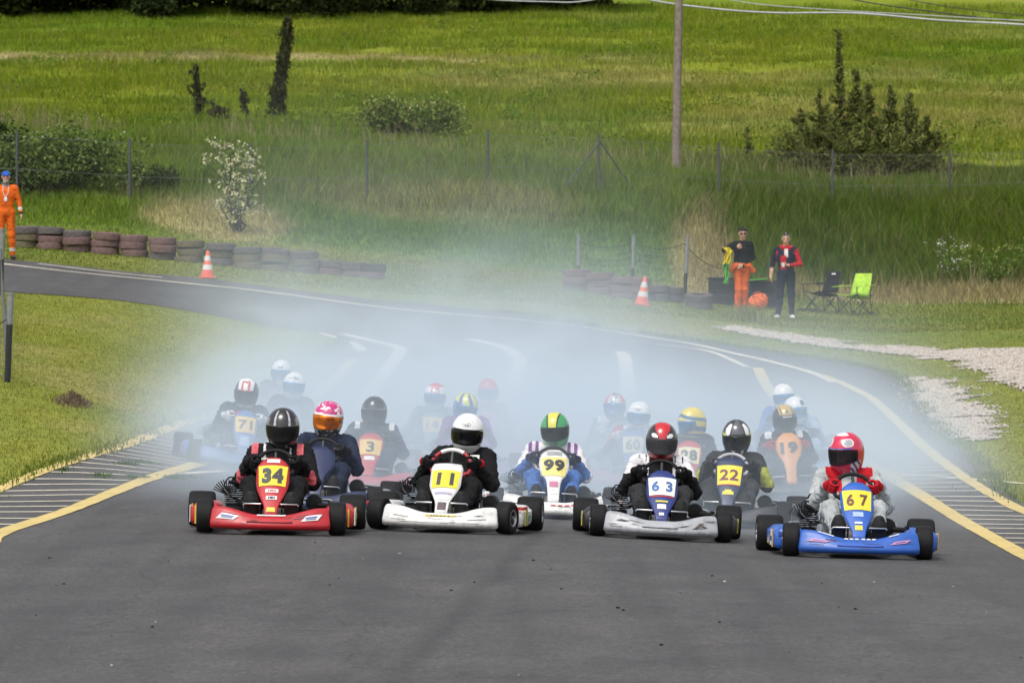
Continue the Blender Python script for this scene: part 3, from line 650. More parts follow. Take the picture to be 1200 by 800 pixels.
# ------------------------------------------------------------------ kart materials
RUB = mat('tyre_rubber', (.010, .010, .011), .66, 0, .25, 20, .25, 90, 0, .3, (.035, .033, .031))
STEEL = mat('chrome_tube', (.55, .55, .56), .28, 1, .1, 10); DARK = mat('dark_metal', (.03, .03, .033), .45, .6, .2, 14, .1)
ALU = mat('alloy_rim', (.42, .42, .43), .4, .9, .12, 10); BLK = mat('black_plastic', (.012, .012, .013), .6, 0, .25, 12, .1, 40, 0, .2, (.07, .065, .06))
YEL = mat('yellow_sticker', (.62, .55, .05), .5, 0, .08); WHT = mat('white_sticker', (.72, .71, .68), .5, 0, .08, 8, 0, 60, 0, .2, (.25, .24, .22)); RED = mat('red_sticker', (.5, .025, .03), .45, 0, .1); BLS = mat('blue_sticker', (.04, .09, .35), .45, 0, .1)
INK = mat('black_ink', (.018, .018, .02), .5, 0, .1)
def PT(rgb, n, d=.25): return paint('paint_'+n, rgb, d)
C_ = dict(red=(.42, .012, .018), white=(.68, .67, .64), grey=(.34, .35, .37), blue=(.022, .10, .42), navy=(.012, .02, .07), dblue=(.015, .03, .16), black=(.015, .015, .018), orange=(.62, .25, .04), yellow=(.62, .52, .04),
          green=(.02, .24, .06), pink=(.5, .05, .19), lgrey=(.40, .42, .42), teal=(.04, .15, .17), purple=(.16, .05, .22), gold=(.42, .27, .08), silver=(.5, .5, .52), brown=(.16, .06, .03), sky=(.08, .25, .5), skin=(.48, .27, .19), lime=(.45, .55, .06), dred=(.22, .012, .02), midblue=(.05, .13, .36))

# ------------------------------------------------------------------ kart pieces (front of the kart points to -y)
def nose_section(x):
    a = min(abs(x)/.435, 1); zt = .152+.058*float(sst(.2, .9, a)); yf = -.815+.085*a*a; yb = -.60-.02*a; zb = .042
    K = [(yf+.03, zb), (yf, zb+.035), (yf+.03, (zb+zt)/2+.02), (yf+.055, zt-.016), (yf+.085, zt-.001), (yb-.02, zt-.012), (yb, zt-.04), (yb, zb+.02), (yb-.05, zb)]
    return K, zt, zb
def nose_pt(x, t, off=.004):
    K, zt, zb = nose_section(x); p, q = K[1], K[3]; y = p[0]+(q[0]-p[0])*t; z = p[1]+(q[1]-p[1])*t
    bul = .012*math.sin(math.pi*min(max(t, 0), 1)); xo = math.copysign(.02*(1-(z-zb)/(zt-zb)), x)*min(abs(x)/.3, 1)
    return (x+xo, y-off-bul*.6, z+off*.4)
def nose_mesh(m):
    def f():
        bm = bmesh.new(); rings = []
        xs = [-.447, -.443, -.435]+list(np.linspace(-.42, .42, 33))+[.435, .443, .447]
        for x in xs:
            K, zt, zb = nose_section(x); S = spline(K, 4, True); c = S.mean(0); a = abs(x); k = 1 if a < .43 else {.435: .95, .443: .84, .447: .66}[round(a, 3)]
            S = c+(S-c)*k
            rings.append([(x+math.copysign(.02*(1-(z-zb)/(zt-zb)), x)*min(a/.3, 1), y, z) for y, z in S])
        b_rings(bm, rings); return bm_mesh('nose_fairing', bm, m, 50)
    return cached(('nose', m.name), f)
def nose_patch(name, x0, x1, t0, t1, m, parent, skew=0.0, off=.005):
    n = 9; V = []; 
    for i in range(n+1):
        for j in range(4):
            t = t0+(t1-t0)*j/3; x = x0+(x1-x0)*i/n+skew*(j/3-.5); V.append(nose_pt(x, t, off))
    b = np.array([i*4+j for i in range(n) for j in range(3)]); return link(name, np_mesh(name, V, np.stack([b, b+4, b+5, b+1], 1), [m]), parent)
def nose_top(name, x0, x1, m, parent, k0=.15, k1=.7):
    n = 10; V = []
    for i in range(n+1):
        x = x0+(x1-x0)*i/n; K, zt, zb = nose_section(x); p, q = K[3], K[4]
        for j in range(3):
            t = k0+(k1-k0)*j/2; V.append((x, p[0]+(q[0]-p[0])*t-.004, p[1]+(q[1]-p[1])*t+.007))
    b = np.array([i*3+j for i in range(n) for j in range(2)]); return link(name, np_mesh(name, V, np.stack([b, b+3, b+4, b+1], 1), [m]), parent)
PANELS = dict(hex=[(0,.045),(.15,.058),(.42,.112),(.55,.128),(.84,.128),(.93,.095),(1,.045)], round=[(0,.05),(.2,.055),(.4,.065),(.58,.122),(.72,.14),(.86,.132),(.94,.10),(1,.05)],
              rect=[(0,.05),(.2,.055),(.42,.10),(.55,.125),(.94,.128),(1,.11)], taper=[(0,.05),(.25,.07),(.5,.105),(.75,.135),(.88,.125),(.95,.10),(1,.05)])
class Panel:
    def __init__(s, kind, top): s.k = PANELS[kind]; s.b = np.array([0, -.655, .135]); s.t = np.array([0, -.27, top]); d = s.t-s.b; s.L = np.linalg.norm(d); s.u = d/s.L; s.n = np.array([0, -s.u[2], s.u[1]])
    def w(s, q): return np.interp(q, [a for a, _ in s.k], [b for _, b in s.k])
    def pt(s, q, x, off=0):
        q = np.asarray(q, float); x = np.asarray(x, float); bul = .035*(1-(x/.14)**2)*(.6+.4*np.sin(np.pi*np.clip(q, 0, 1)))+off
        P = s.b+s.u*(q*s.L)[..., None]+s.n*bul[..., None]; P[..., 0] += x; return P
    def patch(s, name, q0, q1, w0, w1, m, parent, off, nq=10, nx=10, full=False, dx=0.0):
        q = np.linspace(q0, q1, nq+1); t = np.linspace(-1, 1, nx+1); Q, T = np.meshgrid(q, t, indexing='ij')
        W = s.w(Q) if full else w0+(w1-w0)*(Q-q0)/(q1-q0)
        A = s.pt(Q, T*W+dx, off).reshape(-1, 3); n = len(A); k = nx+1
        b = np.array([i*k+j for i in range(nq) for j in range(nx)]); F = np.stack([b, b+1, b+k+1, b+k], 1); V = A
        if full:   # a shell with a rim and a back
            B = s.pt(Q, T*W*.97, off-.016).reshape(-1, 3); V = np.concatenate([A, B]); E = [F, F[:, ::-1]+n]
            rim = [i for i in range(k)]+[i*k+nx for i in range(1, nq+1)]+[nq*k+j for j in range(nx-1, -1, -1)]+[i*k for i in range(nq-1, 0, -1)]
            E.append(np.array([[rim[i], rim[i]+n, rim[(i+1) % len(rim)]+n, rim[(i+1) % len(rim)]] for i in range(len(rim))])); F = np.concatenate(E)
        return link(name, np_mesh(name, V, F, [m]), parent)
def tyre_mesh(r, w):
    def f():
        bm = bmesh.new(); h = w/2
        b_lathe(bm, [(.062, -h*.80), (.07, -h*.94), (r*.72, -h), (r*.90, -h*.97), (r*.975, -h*.84), (r, -h*.55), (r*1.004, 0), (r, h*.55), (r*.975, h*.84), (r*.90, h*.97), (r*.72, h), (.07, h*.94), (.062, h*.80)], n=36)
        return bm_mesh('tyre', bm, RUB, 60)
    return cached(('tyre', r, w), f)
def rim_mesh(w):
    def f():
        bm = bmesh.new(); h = w/2
        for s in (-1, 1): b_lathe(bm, [(.02, s*h*.5), (.05, s*h*.5), (.058, s*h*.9), (.066, s*h*.985), (.071, s*h*.97), (.064, s*h*.8), (.02, s*h*.42)], n=24)
        for k in range(5): a = k*1.2566; b_tube(bm, [(h*.55, .043*math.cos(a), .043*math.sin(a)), (h*.62, .043*math.cos(a), .043*math.sin(a))], .006, 6)
        b_tube(bm, [(-h*.6, 0, 0), (h*1.02, 0, 0)], .018, 10)
        return bm_mesh('rim', bm, ALU, 40)
    return cached(('rim', w), f)
def wheel(kart, x, y, r, w, steer=0, band=None):
    o = link('wheel', tyre_mesh(r, w), kart, (x, y, r), (rng.uniform(0, 6), 0, 0)); o.rotation_mode = 'ZYX' if False else 'XYZ'
    o.rotation_euler = Euler((0, 0, steer)); link('rim', rim_mesh(w), o, (0, 0, 0), (rng.uniform(0, 6), 0, 0 if x > 0 else math.pi))
    if band is not None:
        def f():
            bm = bmesh.new(); s = 1
            b_lathe(bm, [(r*.78, w/2+.0012), (r*.82, w/2*.995+.0018), (r*.82, w/2*.985), (r*.78, w/2*.99)], n=30)
            return bm_mesh('sidewall_mark', bm, band, 60)
        link('sidewall_mark', cached(('band', r, w, band.name), f), o, None, (0, 0, 0 if x > 0 else math.pi))
def pod_mesh(m, low=0):
    def f():
        bm = bmesh.new(); rings = []
        for y, k, zt in [(-.40,.55,.19), (-.39,.85,.205), (-.37,.97,.215), (-.33,1,.225), (-.1,1,.215), (.1,1,.205), (.27,1,.215), (.32,.96,.22), (.335,.8,.21)]:
            zt = zt-low; cx, cz = .53, (zt+.045)/2; hx, hz = .105*k, (zt-.045)/2*k
            rings.append([(cx+hx*math.copysign(abs(math.cos(a))**.5, math.cos(a))-.02*(math.sin(a) > .3), y, cz+hz*math.copysign(abs(math.sin(a))**.5, math.sin(a))) for a in np.linspace(0, 2*math.pi, 24, endpoint=False)])
        b_rings(bm, rings); return bm_mesh('side_pod', bm, m, 45)
    return cached(('pod', m.name, low), f)
def seat_mesh(m):
    def f():
        bm = bmesh.new(); prof = [(-.02,.10,.13),(.1,.07,.16),(.25,.06,.19),(.38,.10,.2),(.46,.22,.2),(.51,.38,.19),(.55,.50,.16)]; A = []; B = []
        for y, z, w in spline(prof, 3):
            ra = []; rb = []
            for t in np.linspace(-1, 1, 13):
                e = t*t*t*t; ra.append((t*w, y-.10*e*(y > .3), z+.17*t*t*abs(t)*(1 if y < .45 else .3))); rb.append((t*(w+.012), y+.012*(y > .3)-.10*e*(y > .3), z-.012+.17*t*t*abs(t)*(1 if y < .45 else .3)))
            A.append(ra); B.append(rb)
        b_rings(bm, [a+b[::-1] for a, b in zip(A, B)]); return bm_mesh('seat', bm, m, 50)
    return cached(('seat', m.name), f)
def build_kart(s):
    Y0 = s['Y']+.6; b = at(s['px'], Y0); nm = s['label']
    e = .4; gxn = (Hs(b.x+e, b.y)-Hs(b.x-e, b.y))/(2*e); gyn = (Hs(b.x, b.y+e)-Hs(b.x, b.y-e))/(2*e)
    nrm = Vector((-gxn, -gyn, 1)).normalized(); q = Vector((0, 0, 1)).rotation_difference(nrm) @ Euler((0, 0, R(s['rot']))).to_quaternion()
    k = empty('kart', b+Vector((0, 0, .014))); k.rotation_euler = q.to_euler(); tag(k, s['label'], 'go-kart', 'racing karts on the track')
    nose, pan, pod = s['nose'], s['panel'], s['pod']
    f = link('nose_fairing', nose_mesh(nose), k); s['kart'] = k; s['fairing'] = f
    P = Panel(s.get('shape', 'hex'), s.get('ptop', .55)); s['P'] = P
    p = P.patch('number_panel', 0, 1, 0, 0, pan, k, 0, 14, 10, True)
    if s.get('plate') is not None: P.patch('number_plate', .49, .85, .102, .114, s['plate'], p, .004)
    if s.get('num'): text_on('number', s['num'], lambda x, y: P.pt(s.get('nq', .665)+y/P.L, x, .0085), s.get('nh', .145), s.get('nw', .165), s['ink'], p, s.get('bold', .045))
    for q0, q1, w_, mm, dx in s.get('pst', []): P.patch('sticker', q0, q1, w_, w_, mm, p, .0045, 4, 6, dx=dx)
    for sx in (1, -1):
        o = link('side_pod', pod_mesh(pod), k); 
        if sx < 0: o.scale = (-1, 1, 1)
        for (x0, x1, z0, z1, mm) in s.get('podst', []):
            bm = bmesh.new(); b_box(bm, ((x0+x1)/2, -.404, (z0+z1)/2), (x1-x0, .008, z1-z0)); link('sticker', bm_mesh('sticker', bm, mm), o)
            bm = bmesh.new(); b_box(bm, (.637, -.2+(x0-.5)*2, (z0+z1)/2), (.006, (x1-x0)*2, z1-z0)); link('sticker', bm_mesh('sticker', bm, mm), o)
    st = R(s.get('steer', 0)); bands = s.get('band')
    for sx in (-1, 1):
        wheel(k, sx*.51, -.53, .128, .132, st, bands); wheel(k, sx*.595, .53, .14, .21, 0, bands)
    def frame():
        bm = bmesh.new()
        for sx in (-1, 1):
            b_tube(bm, spline([(sx*.30, .72, .075), (sx*.31, .4, .06), (sx*.30, 0, .055), (sx*.21, -.4, .055), (sx*.19, -.62, .065)], 4), .015, 8)
            b_tube(bm, [(sx*.21, -.5, .07), (sx*.33, -.53, .10), (sx*.46, -.53, .125)], .013, 8)
            b_tube(bm, spline([(sx*.30, -.34, .07), (sx*.50, -.33, .09), (sx*.55, -.2, .11), (sx*.55, .2, .11), (sx*.50, .29, .09), (sx*.30, .3, .07)], 4), .011, 8)
        b_tube(bm, [(-.30, -.1, .055), (.30, -.1, .055)], .014, 8); b_tube(bm, [(-.19, -.62, .065), (.19, -.62, .065)], .015, 8); b_tube(bm, [(-.31, .35, .06), (.31, .35, .06)], .014, 8)
        return bm_mesh('frame', bm, STEEL, 40)
    link('frame', cached('frame', frame), k)
    def tray():
        bm = bmesh.new(); b_box(bm, (0, -.28, .038), (.40, .66, .006)); return bm_mesh('floor_tray', bm, DARK)
    link('floor_tray', cached('tray', tray), k)
    def axle():
        bm = bmesh.new(); b_tube(bm, [(-.62, .53, .14), (.62, .53, .14)], .02, 10); b_lathe(bm, [(.0, -.16), (.085, -.16), (.085, -.155), (0, -.155)], (0, .53, .14), 'X', 20); b_lathe(bm, [(0, .19), (.095, .19), (.095, .197), (0, .197)], (0, .53, .14), 'X', 20); return bm_mesh('rear_axle', bm, DARK)
    link('rear_axle', cached('axle', axle), k)
    def rb():
        bm = bmesh.new(); b_tube(bm, spline([(-.58, .76, .13), (-.5, .79, .13), (.5, .79, .13), (.58, .76, .13)], 5), .016, 8); b_tube(bm, spline([(-.4, .70, .21), (-.35, .76, .22), (.35, .76, .22), (.4, .70, .21)], 5), .012, 8)
        for sx in (-1, 1): b_tube(bm, [(sx*.3, .70, .08), (sx*.3, .79, .13), (sx*.3, .765, .22)], .011, 8)
        return bm_mesh('rear_bumper', bm, STEEL, 40)
    link('rear_bumper', cached('rb', rb), k)
    link('seat', seat_mesh(s.get('seat', BLK)), k)
    def eng():
        bm = bmesh.new(); b_box(bm, (-.325, .20, .135), (.13, .22, .12), None, .015)
        for i in range(9): b_box(bm, (-.325, .155, .20+i*.0165), (.15-.004*abs(i-4), .17, .0065), None, .002)
        b_box(bm, (-.325, .155, .365), (.08, .09, .03), None, .01); b_tube(bm, [(-.325, .155, .37), (-.325, .14, .41)], .012, 8)
        b_tube(bm, spline([(-.30, .06, .24), (-.34, -.02, .26), (-.40, .02, .33), (-.37, .12, .40), (-.33, .15, .40)], 5), .006, 6)
        return bm_mesh('engine', bm, DARK, 40)
    g = link('engine', cached('eng', eng), k)
    def fan():
        bm = bmesh.new()
        for i in range(14): a = -1.2+i*.185; b_box(bm, (-.375+.06*math.sin(a), .075, .27+.06*math.cos(a)), (.005, .07, .12), (0, a, 0), 0)
        return bm_mesh('cooling_fins', bm, BLK, 40)
    link('cooling_fins', cached('fan', fan), g)
    def airbox():
        bm = bmesh.new(); b_lathe(bm, [(.03, .0), (.062, .01), (.066, .05), (.066, .16), (.06, .2), (.03, .21)], (.30, .16, .22), 'Y', 18); b_tube(bm, [(.34, .14, .20), (.43, .10, .20)], .022, 10); b_tube(bm, [(.43, .10, .20), (.445, .09, .20)], .034, 12)
        return bm_mesh('airbox', bm, BLK, 45)
    link('airbox', cached('airbox', airbox), k)
    def exh():
        bm = bmesh.new(); b_tube(bm, spline([(-.30, .24, .22), (-.28, .40, .22), (-.22, .56, .26), (-.1, .66, .26), (.08, .68, .25), (.2, .68, .24)], 5), [.02]*8+[.045]*10+[.04]*8, 10); return bm_mesh('exhaust', bm, STEEL, 45)
    link('exhaust', cached('exh', exh), k)
    def tank():
        bm = bmesh.new(); b_box(bm, (0, -.12, .115), (.17, .24, .13), None, .03); b_lathe(bm, [(.0, .18), (.025, .18), (.025, .205), (0, .21)], (0, -.1, 0), 'Z', 14); return bm_mesh('fuel_tank', bm, mat('tank_plastic', (.45, .42, .36), .5))
    link('fuel_tank', cached('tank', tank), k)
    def ped(sx):
        bm = bmesh.new(); b_tube(bm, [(sx*.075, -.665, .232), (sx*.20, -.665, .232), (sx*.21, -.655, .222)], .0065, 8); b_tube(bm, [(sx*.085, -.56, .06), (sx*.085, -.655, .228)], .007, 6, mi=1); return bm_mesh('pedal', bm, [STEEL, DARK], 50)
    for sx in (-1, 1): link('pedal', cached(('ped', sx), lambda: ped(sx)), k)
    # steering wheel
    W = s.get('wc', (0, -.07, .505)); sw = empty('steering_wheel', W, (math.atan2(.6, .8)*1.0, 0, 0)); sw.parent = k
    sw.rotation_euler = Euler((R(-53), 0, 0)); rad = s.get('wr', .15)
    def rimw():
        bm = bmesh.new(); ring = [(rad*math.sin(a), rad*math.cos(a)*(1 if math.cos(a) > -.55 else .75+.0*a), 0) for a in np.linspace(0, 2*math.pi, 40, endpoint=False)]
        b_tube(bm, ring, .0155, 10, True); return bm_mesh('wheel_rim', bm, s.get('wheelmat', BLK), 60)
    # local axes of the wheel: x across, y up the wheel plane (forward and up), z towards the driver
    sw.rotation_euler = Matrix(((1, 0, 0), (0, -.6, .8), (0, .8, .6))).to_euler()
    link('wheel_rim', cached(('rimw', s.get('wheelmat', BLK).name, rad), rimw), sw)
    def hub():
        bm = bmesh.new(); b_lathe(bm, [(.0, -.03), (.04, -.03), (.045, -.012), (.03, .0), (0, .002)], (0, 0, 0), 'Z', 18)
        for a in (0, 2.09, 4.19): b_tube(bm, [(0, 0, -.012), (rad*.98*math.sin(a), rad*.98*math.cos(a)*.9, -.004)], .011, 6)
        return bm_mesh('spokes', bm, DARK, 45)
    link('spokes', cached(('hub', rad), hub), sw)
    def colm():
        bm = bmesh.new(); b_tube(bm, [(0, -.09, .49), (0, -.48, .12)], .011, 8); return bm_mesh('steering_column', bm, STEEL)
    link('steering_column', cached('colm', colm), k)
    return k

# ------------------------------------------------------------------ drivers
G_TORSO, G_UARM, G_FARM, G_LEG, G_SKIN, G_COLLAR, G_BOOT, G_PATCH, G_VEST, G_EYE, G_HAIR = range(11)
def rotm(yaw, pitch, roll=0): return np.array((Matrix.Rotation(R(yaw), 3, 'Z') @ Matrix.Rotation(R(pitch), 3, 'X') @ Matrix.Rotation(R(roll), 3, 'Y')))
def head_prims(c, Rm, s=1.0):
    T = lambda v: np.array(c)+Rm@(np.array(v, float)*s)
    return [ell(T((0, .01, .02)), np.array((.076, .096, .098))*s, G_SKIN, .02, Rm), ell(T((0, -.022, -.055)), np.array((.056, .066, .062))*s, G_SKIN, .03, Rm),
            cone(T((0, -.092, .012)), T((0, -.112, -.026)), .009*s, .015*s, G_SKIN, .014), cone(T((-.03, -.078, .03)), T((.03, -.078, .03)), .014*s, None, G_SKIN, .014),
            cone(T((-.022, -.084, -.062)), T((.022, -.084, -.062)), .009*s, None, G_SKIN, .01), ell(T((-.079, .012, -.005)), np.array((.012, .022, .034))*s, G_SKIN, .008, Rm), ell(T((.079, .012, -.005)), np.array((.012, .022, .034))*s, G_SKIN, .008, Rm)]
def face_zone(C, Gr, c, Rm, s=1.0):
    L = (C-np.array(c))@Rm/s
    for sx in (-1, 1): Gr[(np.hypot(L[:, 0]-sx*.031, L[:, 2]-.008) < .011) & (L[:, 1] < -.05)] = G_EYE
    return L
def driver_geo(hx, hy, hz, yaw, pitch, lean, h, el, roll=0):
    def f():
        hc = np.array((hx, hy, hz)); Rm = rotm(yaw, pitch, roll); lx = lean
        P = [ell((0, .25, .17), (.185, .15, .11), G_TORSO, .05), cone((0, .27, .2), (lx*.5, .37, .40), .125, .13, G_TORSO, .06, 1.3), cone((lx*.5, .36, .36), (lx, .40, .565), .125, .105, G_TORSO, .06, 1.5),
             cone((lx-.155, .40, .595), (lx+.155, .40, .595), .068, None, G_TORSO, .05), cone((lx, .40, .62), (hc[0]*.9+lx*.1, .385, .67), .075, .062, G_COLLAR, .03), cone((lx, .385, .66), hc+(0, .02, -.08), .055, .055, G_SKIN, .02)]
        P += head_prims(hc, Rm)
        for sx in (-1, 1):
            sh = (lx+sx*.195, .385, .585); eb = (sx*(.285+el)+lx*.3, .17, .375); wr_ = (sx*.208, .012, .515)
            P += [cone(sh, eb, .069, .056, G_UARM, .05), cone(eb, (sx*.238, .075, .465), .056, .045, G_FARM, .03), cone((sx*.238, .075, .465), wr_, .045, .036, G_FARM, .02)]
            hip = (sx*.10, .2, .165); kn = (sx*.185, -.16, .355); an = (sx*.150, -.50, .17)
            P += [cone(hip, kn, .094, .070, G_LEG, .05), cone(kn, (sx*.17, -.32, .275), .068, .058, G_LEG, .04), cone((sx*.17, -.32, .275), an, .058, .047, G_LEG, .03), cone(an, (sx*.148, -.53, .15), .045, .04, G_BOOT, .02)]
        V, Q, C, Gr = sdf(P, h, .0085, (G_SKIN,)); face_zone(C, Gr, hc, Rm)
        return V, Q, C, Gr, hc, Rm
    return cached(('drv', hx, hy, hz, yaw, pitch, lean, h, el, roll), f)
def boot_mesh(m, sole):
    def f():
        P = [cone((0, .0, .02), (0, -.035, -.04), .050, .048, 0, .03), cone((0, -.035, -.045), (0, -.085, .10), .050, .048, 0, .03, 1.12), cone((0, -.088, .09), (0, -.093, .14), .047, .036, 0, .02, 1.15)]
        V, Q, C, Gr = sdf(P, .007); d = C[:, 1]*.93+C[:, 2]*-.36*-1
        mi = (C[:, 1]+.36*(C[:, 2]+.05) < -.100+.0*C[:, 2]+.0).astype(int) if False else ((-C[:, 1]-.33*C[:, 2]) > .072).astype(int)
        return np_mesh('boot', V, Q, [m, sole], mi)
    return cached(('boot', m.name, sole.name), f)
def glove_mesh(m, m2):
    """a right-hand grip on a tube along z at the origin: x points out of the wheel, y towards the driver"""
    def f():
        P = [cone((.055, .050, -.03), (.042, .030, .0), .030, .030, 0, .02), cone((.040, .026, .030), (.040, .026, -.034), .023, .023, 0, .02), cone((.068, .070, -.05), (.055, .050, -.03), .034, .03, 1, .02)]
        for i, (z, l) in enumerate([(.036, 1.0), (.0125, 1.06), (-.012, 1.0), (-.035, .86)]):
            q = [(.040, .018, z), (.036, -.012, z*1.02), (.010, -.029*l, z*1.02), (-.018*l, -.022, z), (-.026*l, -.004, z*.97)]
            for a, b in zip(q[:-1], q[1:]): P.append(cone(a, b, .0108 if i < 3 else .0096, .0098 if i < 3 else .0088, 0, .0035))
        for a, b, r1, r2 in [((.035, .038, .02), (.006, .036, .046), .014, .012), ((.006, .036, .046), (-.018, .018, .058), .012, .0105)]: P.append(cone(a, b, r1, r2, 0, .004))
        V, Q, C, Gr = sdf(P, .0042); return np_mesh('glove', V, Q, [m, m2], (Gr == 1).astype(int))
    return cached(('glove', m.name, m2.name), f)

# helmets: painted shells with a real eye opening and a visor
def hsurf(az, el, k=1.0):
    az = np.asarray(az, float); el = np.asarray(el, float); ce, se = np.cos(el), np.sin(el)
    up = el >= 0; r = np.where(up, np.abs(ce)**.92, np.abs(ce)**.5); z = np.where(up, .150, .172)*se
    low = np.clip(-se, 0, 1); fr = np.clip(np.cos(az), 0, 1)
    x = .1265*r*np.sin(az)*(1-.20*low**1.4*(.5+.5*fr)); y = -np.cos(az)*r*np.where(np.cos(az) > 0, .142+.016*np.exp(-((el+.55)/.22)**2), .158)
    return np.stack([x*k, y*k, z*k], -1)
AZ = np.linspace(-math.pi, math.pi, 145); EL = np.linspace(R(-62), R(90), 58)
def in_visor(a, e, g=0): 
    return (np.abs(a) < R(74+g)) & (e < R(13+g)-R(5)*(np.abs(a)/R(74))**2) & (e > R(-28-g)+R(9)*(np.abs(a)/R(74))**2)
def helmet_shell(key, fn, hole=True):
    def f():
        A, E = np.meshgrid(AZ, EL, indexing='ij'); V = hsurf(A, E); n = A.shape[1]
        V = np.concatenate([V.reshape(-1, 3), hsurf(A, E, .965).reshape(-1, 3)]); N0 = A.size
        i, j = np.meshgrid(np.arange(len(AZ)-1), np.arange(len(EL)-1), indexing='ij'); b = (i*n+j).ravel(); F = np.stack([b, b+n, b+n+1, b+1], 1)
        ca = (A[:-1, :-1]+A[1:, 1:]).ravel()/2; ce = (E[:-1, :-1]+E[1:, 1:]).ravel()/2
        keep = ~in_visor(ca, ce, -2) if hole else np.ones(len(F), bool)
        c = np.array([fn(math.degrees(a), math.degrees(e)) for a, e in zip(ca[keep], ce[keep])])
        Fo = F[keep]; Fi = Fo[:, ::-1]+N0; k = np.full((len(Fi), 3), .02)
        return np_mesh('helmet', V, np.concatenate([Fo, Fi]), [mat('helmet_paint', (0,0,0), .22, 0, .06, 20, .0, 60, .5, .12, attr=True)], colors=np.concatenate([c, k]))
    return cached(('helm', key, hole), f)
def visor_mesh(m, lift):
    def f():
        a = np.linspace(R(-78), R(78), 61); e = np.linspace(0, 1, 15); A, T = np.meshgrid(a, e, indexing='ij')
        hi = R(15)-R(5)*(np.abs(A)/R(74))**2; lo = R(-30)+R(9)*(np.abs(A)/R(74))**2; E = lo+(hi-lo)*T+R(lift)*np.clip(np.cos(A), 0, 1); V0 = hsurf(A, E, 1.022); V1 = hsurf(A, E, 1.006)
        V = np.concatenate([V0.reshape(-1, 3), V1.reshape(-1, 3)]); n = 15; i, j = np.meshgrid(np.arange(60), np.arange(14), indexing='ij'); b = (i*n+j).ravel(); F = np.stack([b, b+n, b+n+1, b+1], 1)
        rim = list(range(n))+[q*n+n-1 for q in range(1, 61)]+[60*n+q for q in range(n-2, -1, -1)]+[q*n for q in range(59, 0, -1)]; N = len(V)//2
        Rr = np.array([[rim[q], rim[(q+1) % len(rim)], rim[(q+1) % len(rim)]+N, rim[q]+N] for q in range(len(rim))])
        me = np_mesh('visor', V, np.concatenate([F, F[:, ::-1]+N, Rr]), [m]); return me
    return cached(('visor', m.name, lift), f)
def build_driver(s):
    d = s['drv']; k = s['kart']; near = s['Y'] < 50; h = .0105 if near else .0135
    V, Q, C, Gr, hc, Rm = driver_geo(*d.get('head', (0, .36, .79)), d.get('yaw', 0), d.get('pitch', 8), d.get('lean', 0), h, d.get('el', 0), d.get('roll', 0)); Gr = Gr.copy()
    z = d.get('zone')
    if z: z(C, Gr)
    S = d['suit']; mm = [S.get(n, S['torso']) for n in ('torso', 'uarm', 'farm', 'leg')]+[cloth('skin', C_['skin']) if False else mat('skin', C_['skin'], .55, 0, .12, 30), S.get('collar', S['torso']), S.get('boot', BLK), S.get('patch', S['torso']), S.get('vest', S['torso']), mat('eye', (.03, .02, .02), .3), BLK]
    p = link('person', np_mesh('person', V, Q, mm, Gr)); p.location = k.location; p.rotation_euler = k.rotation_euler
    tag(p, d['label'], 'person', 'kart drivers')
    hm = link('helmet', helmet_shell(s['id'], d['paint']), p, hc, Matrix(Rm.tolist()).to_euler()); hm.scale = (1.05, 1.05, 1.04)
    v = link('visor', visor_mesh(d.get('visor', visor_mat('dark_visor', (.012, .012, .014), 1)), d.get('lift', 0)), hm)
    for nm, fn in d.get('extra', []): fn(hm)
    gm, g2 = d.get('glove', BLK), d.get('cuff', d.get('glove', BLK)); W = Vector(s.get('wc', (0, -.07, .505))); rad = s.get('wr', .15)
    Rw = Matrix(((1, 0, 0), (0, -.6, .8), (0, .8, .6)))
    for sx in (-1, 1):
        a = R(8); loc = W+Rw@Vector((sx*rad*math.cos(a), rad*math.sin(a), 0))
        # glove axes: x outwards, y towards the driver, z along the rim
        ox = Vector((math.cos(a), sx*math.sin(a)*1, 0)); 
        X = Rw@Vector((math.cos(a)*sx, math.sin(a), 0)); Yv = Rw@Vector((0, 0, 1)); Zv = X.cross(Yv)*(1 if sx > 0 else -1)
        M = Matrix((X, Yv, Zv)).transposed().to_4x4(); o = link('glove', glove_mesh(gm, g2), p); o.matrix_local = Matrix.Translation(loc)@M
    for sx in (-1, 1): link('boot', boot_mesh(d.get('bootm', BLK), BLK), p, (sx*.149, -.525, .155), (0, 0, sx*R(4)))
    return p
# ------------------------------------------------------------------ the field of karts
c3 = C_; K0 = (.02, .02, .022)
def sx_(a, e): return abs(math.sin(math.radians(a))*math.cos(math.radians(e)))
def vz(x, y): return float(vnoise(x+50, y+50))
def h34(a, e):
    A = abs(a); q = 24+(e-20)*.12
    if e > 14 and abs(A-q-4) < 4.5 and e < 70: return (.42, .42, .44)
    if A > 58 and -5 < e < 34: return (.16, .16, .17)
    if e < -34 and A < 30: return (.05, .05, .055)
    if 12 < e < 16: return (.11, .11, .12)
    return (.018, .018, .02)
def h11(a, e): return (.05, .05, .05) if (abs(a) < 75 and (12.5 < e < 14.5 or -30 < e < -28)) or (abs(abs(a)-26) < 2 and 38 < e < 41) or (-47 < e < -44.5 and 5 < abs(a) < 14) else (.72, .72, .71)
def h63(a, e):
    A = abs(a)
    if ((A-32)/15)**2+((e-24-(A-32)*.15)/7)**2 < 1: return (.74, .73, .72)
    if sx_(a, e) < .20+.24*min(max((e-22)/22, 0), 1) and A < 90 and e > 16: return (.50, .015, .02)
    if e < -30: return (.26, .012, .016) if A > 10 else (.12, .01, .012)
    return (.05, .018, .02) if A > 70 else K0
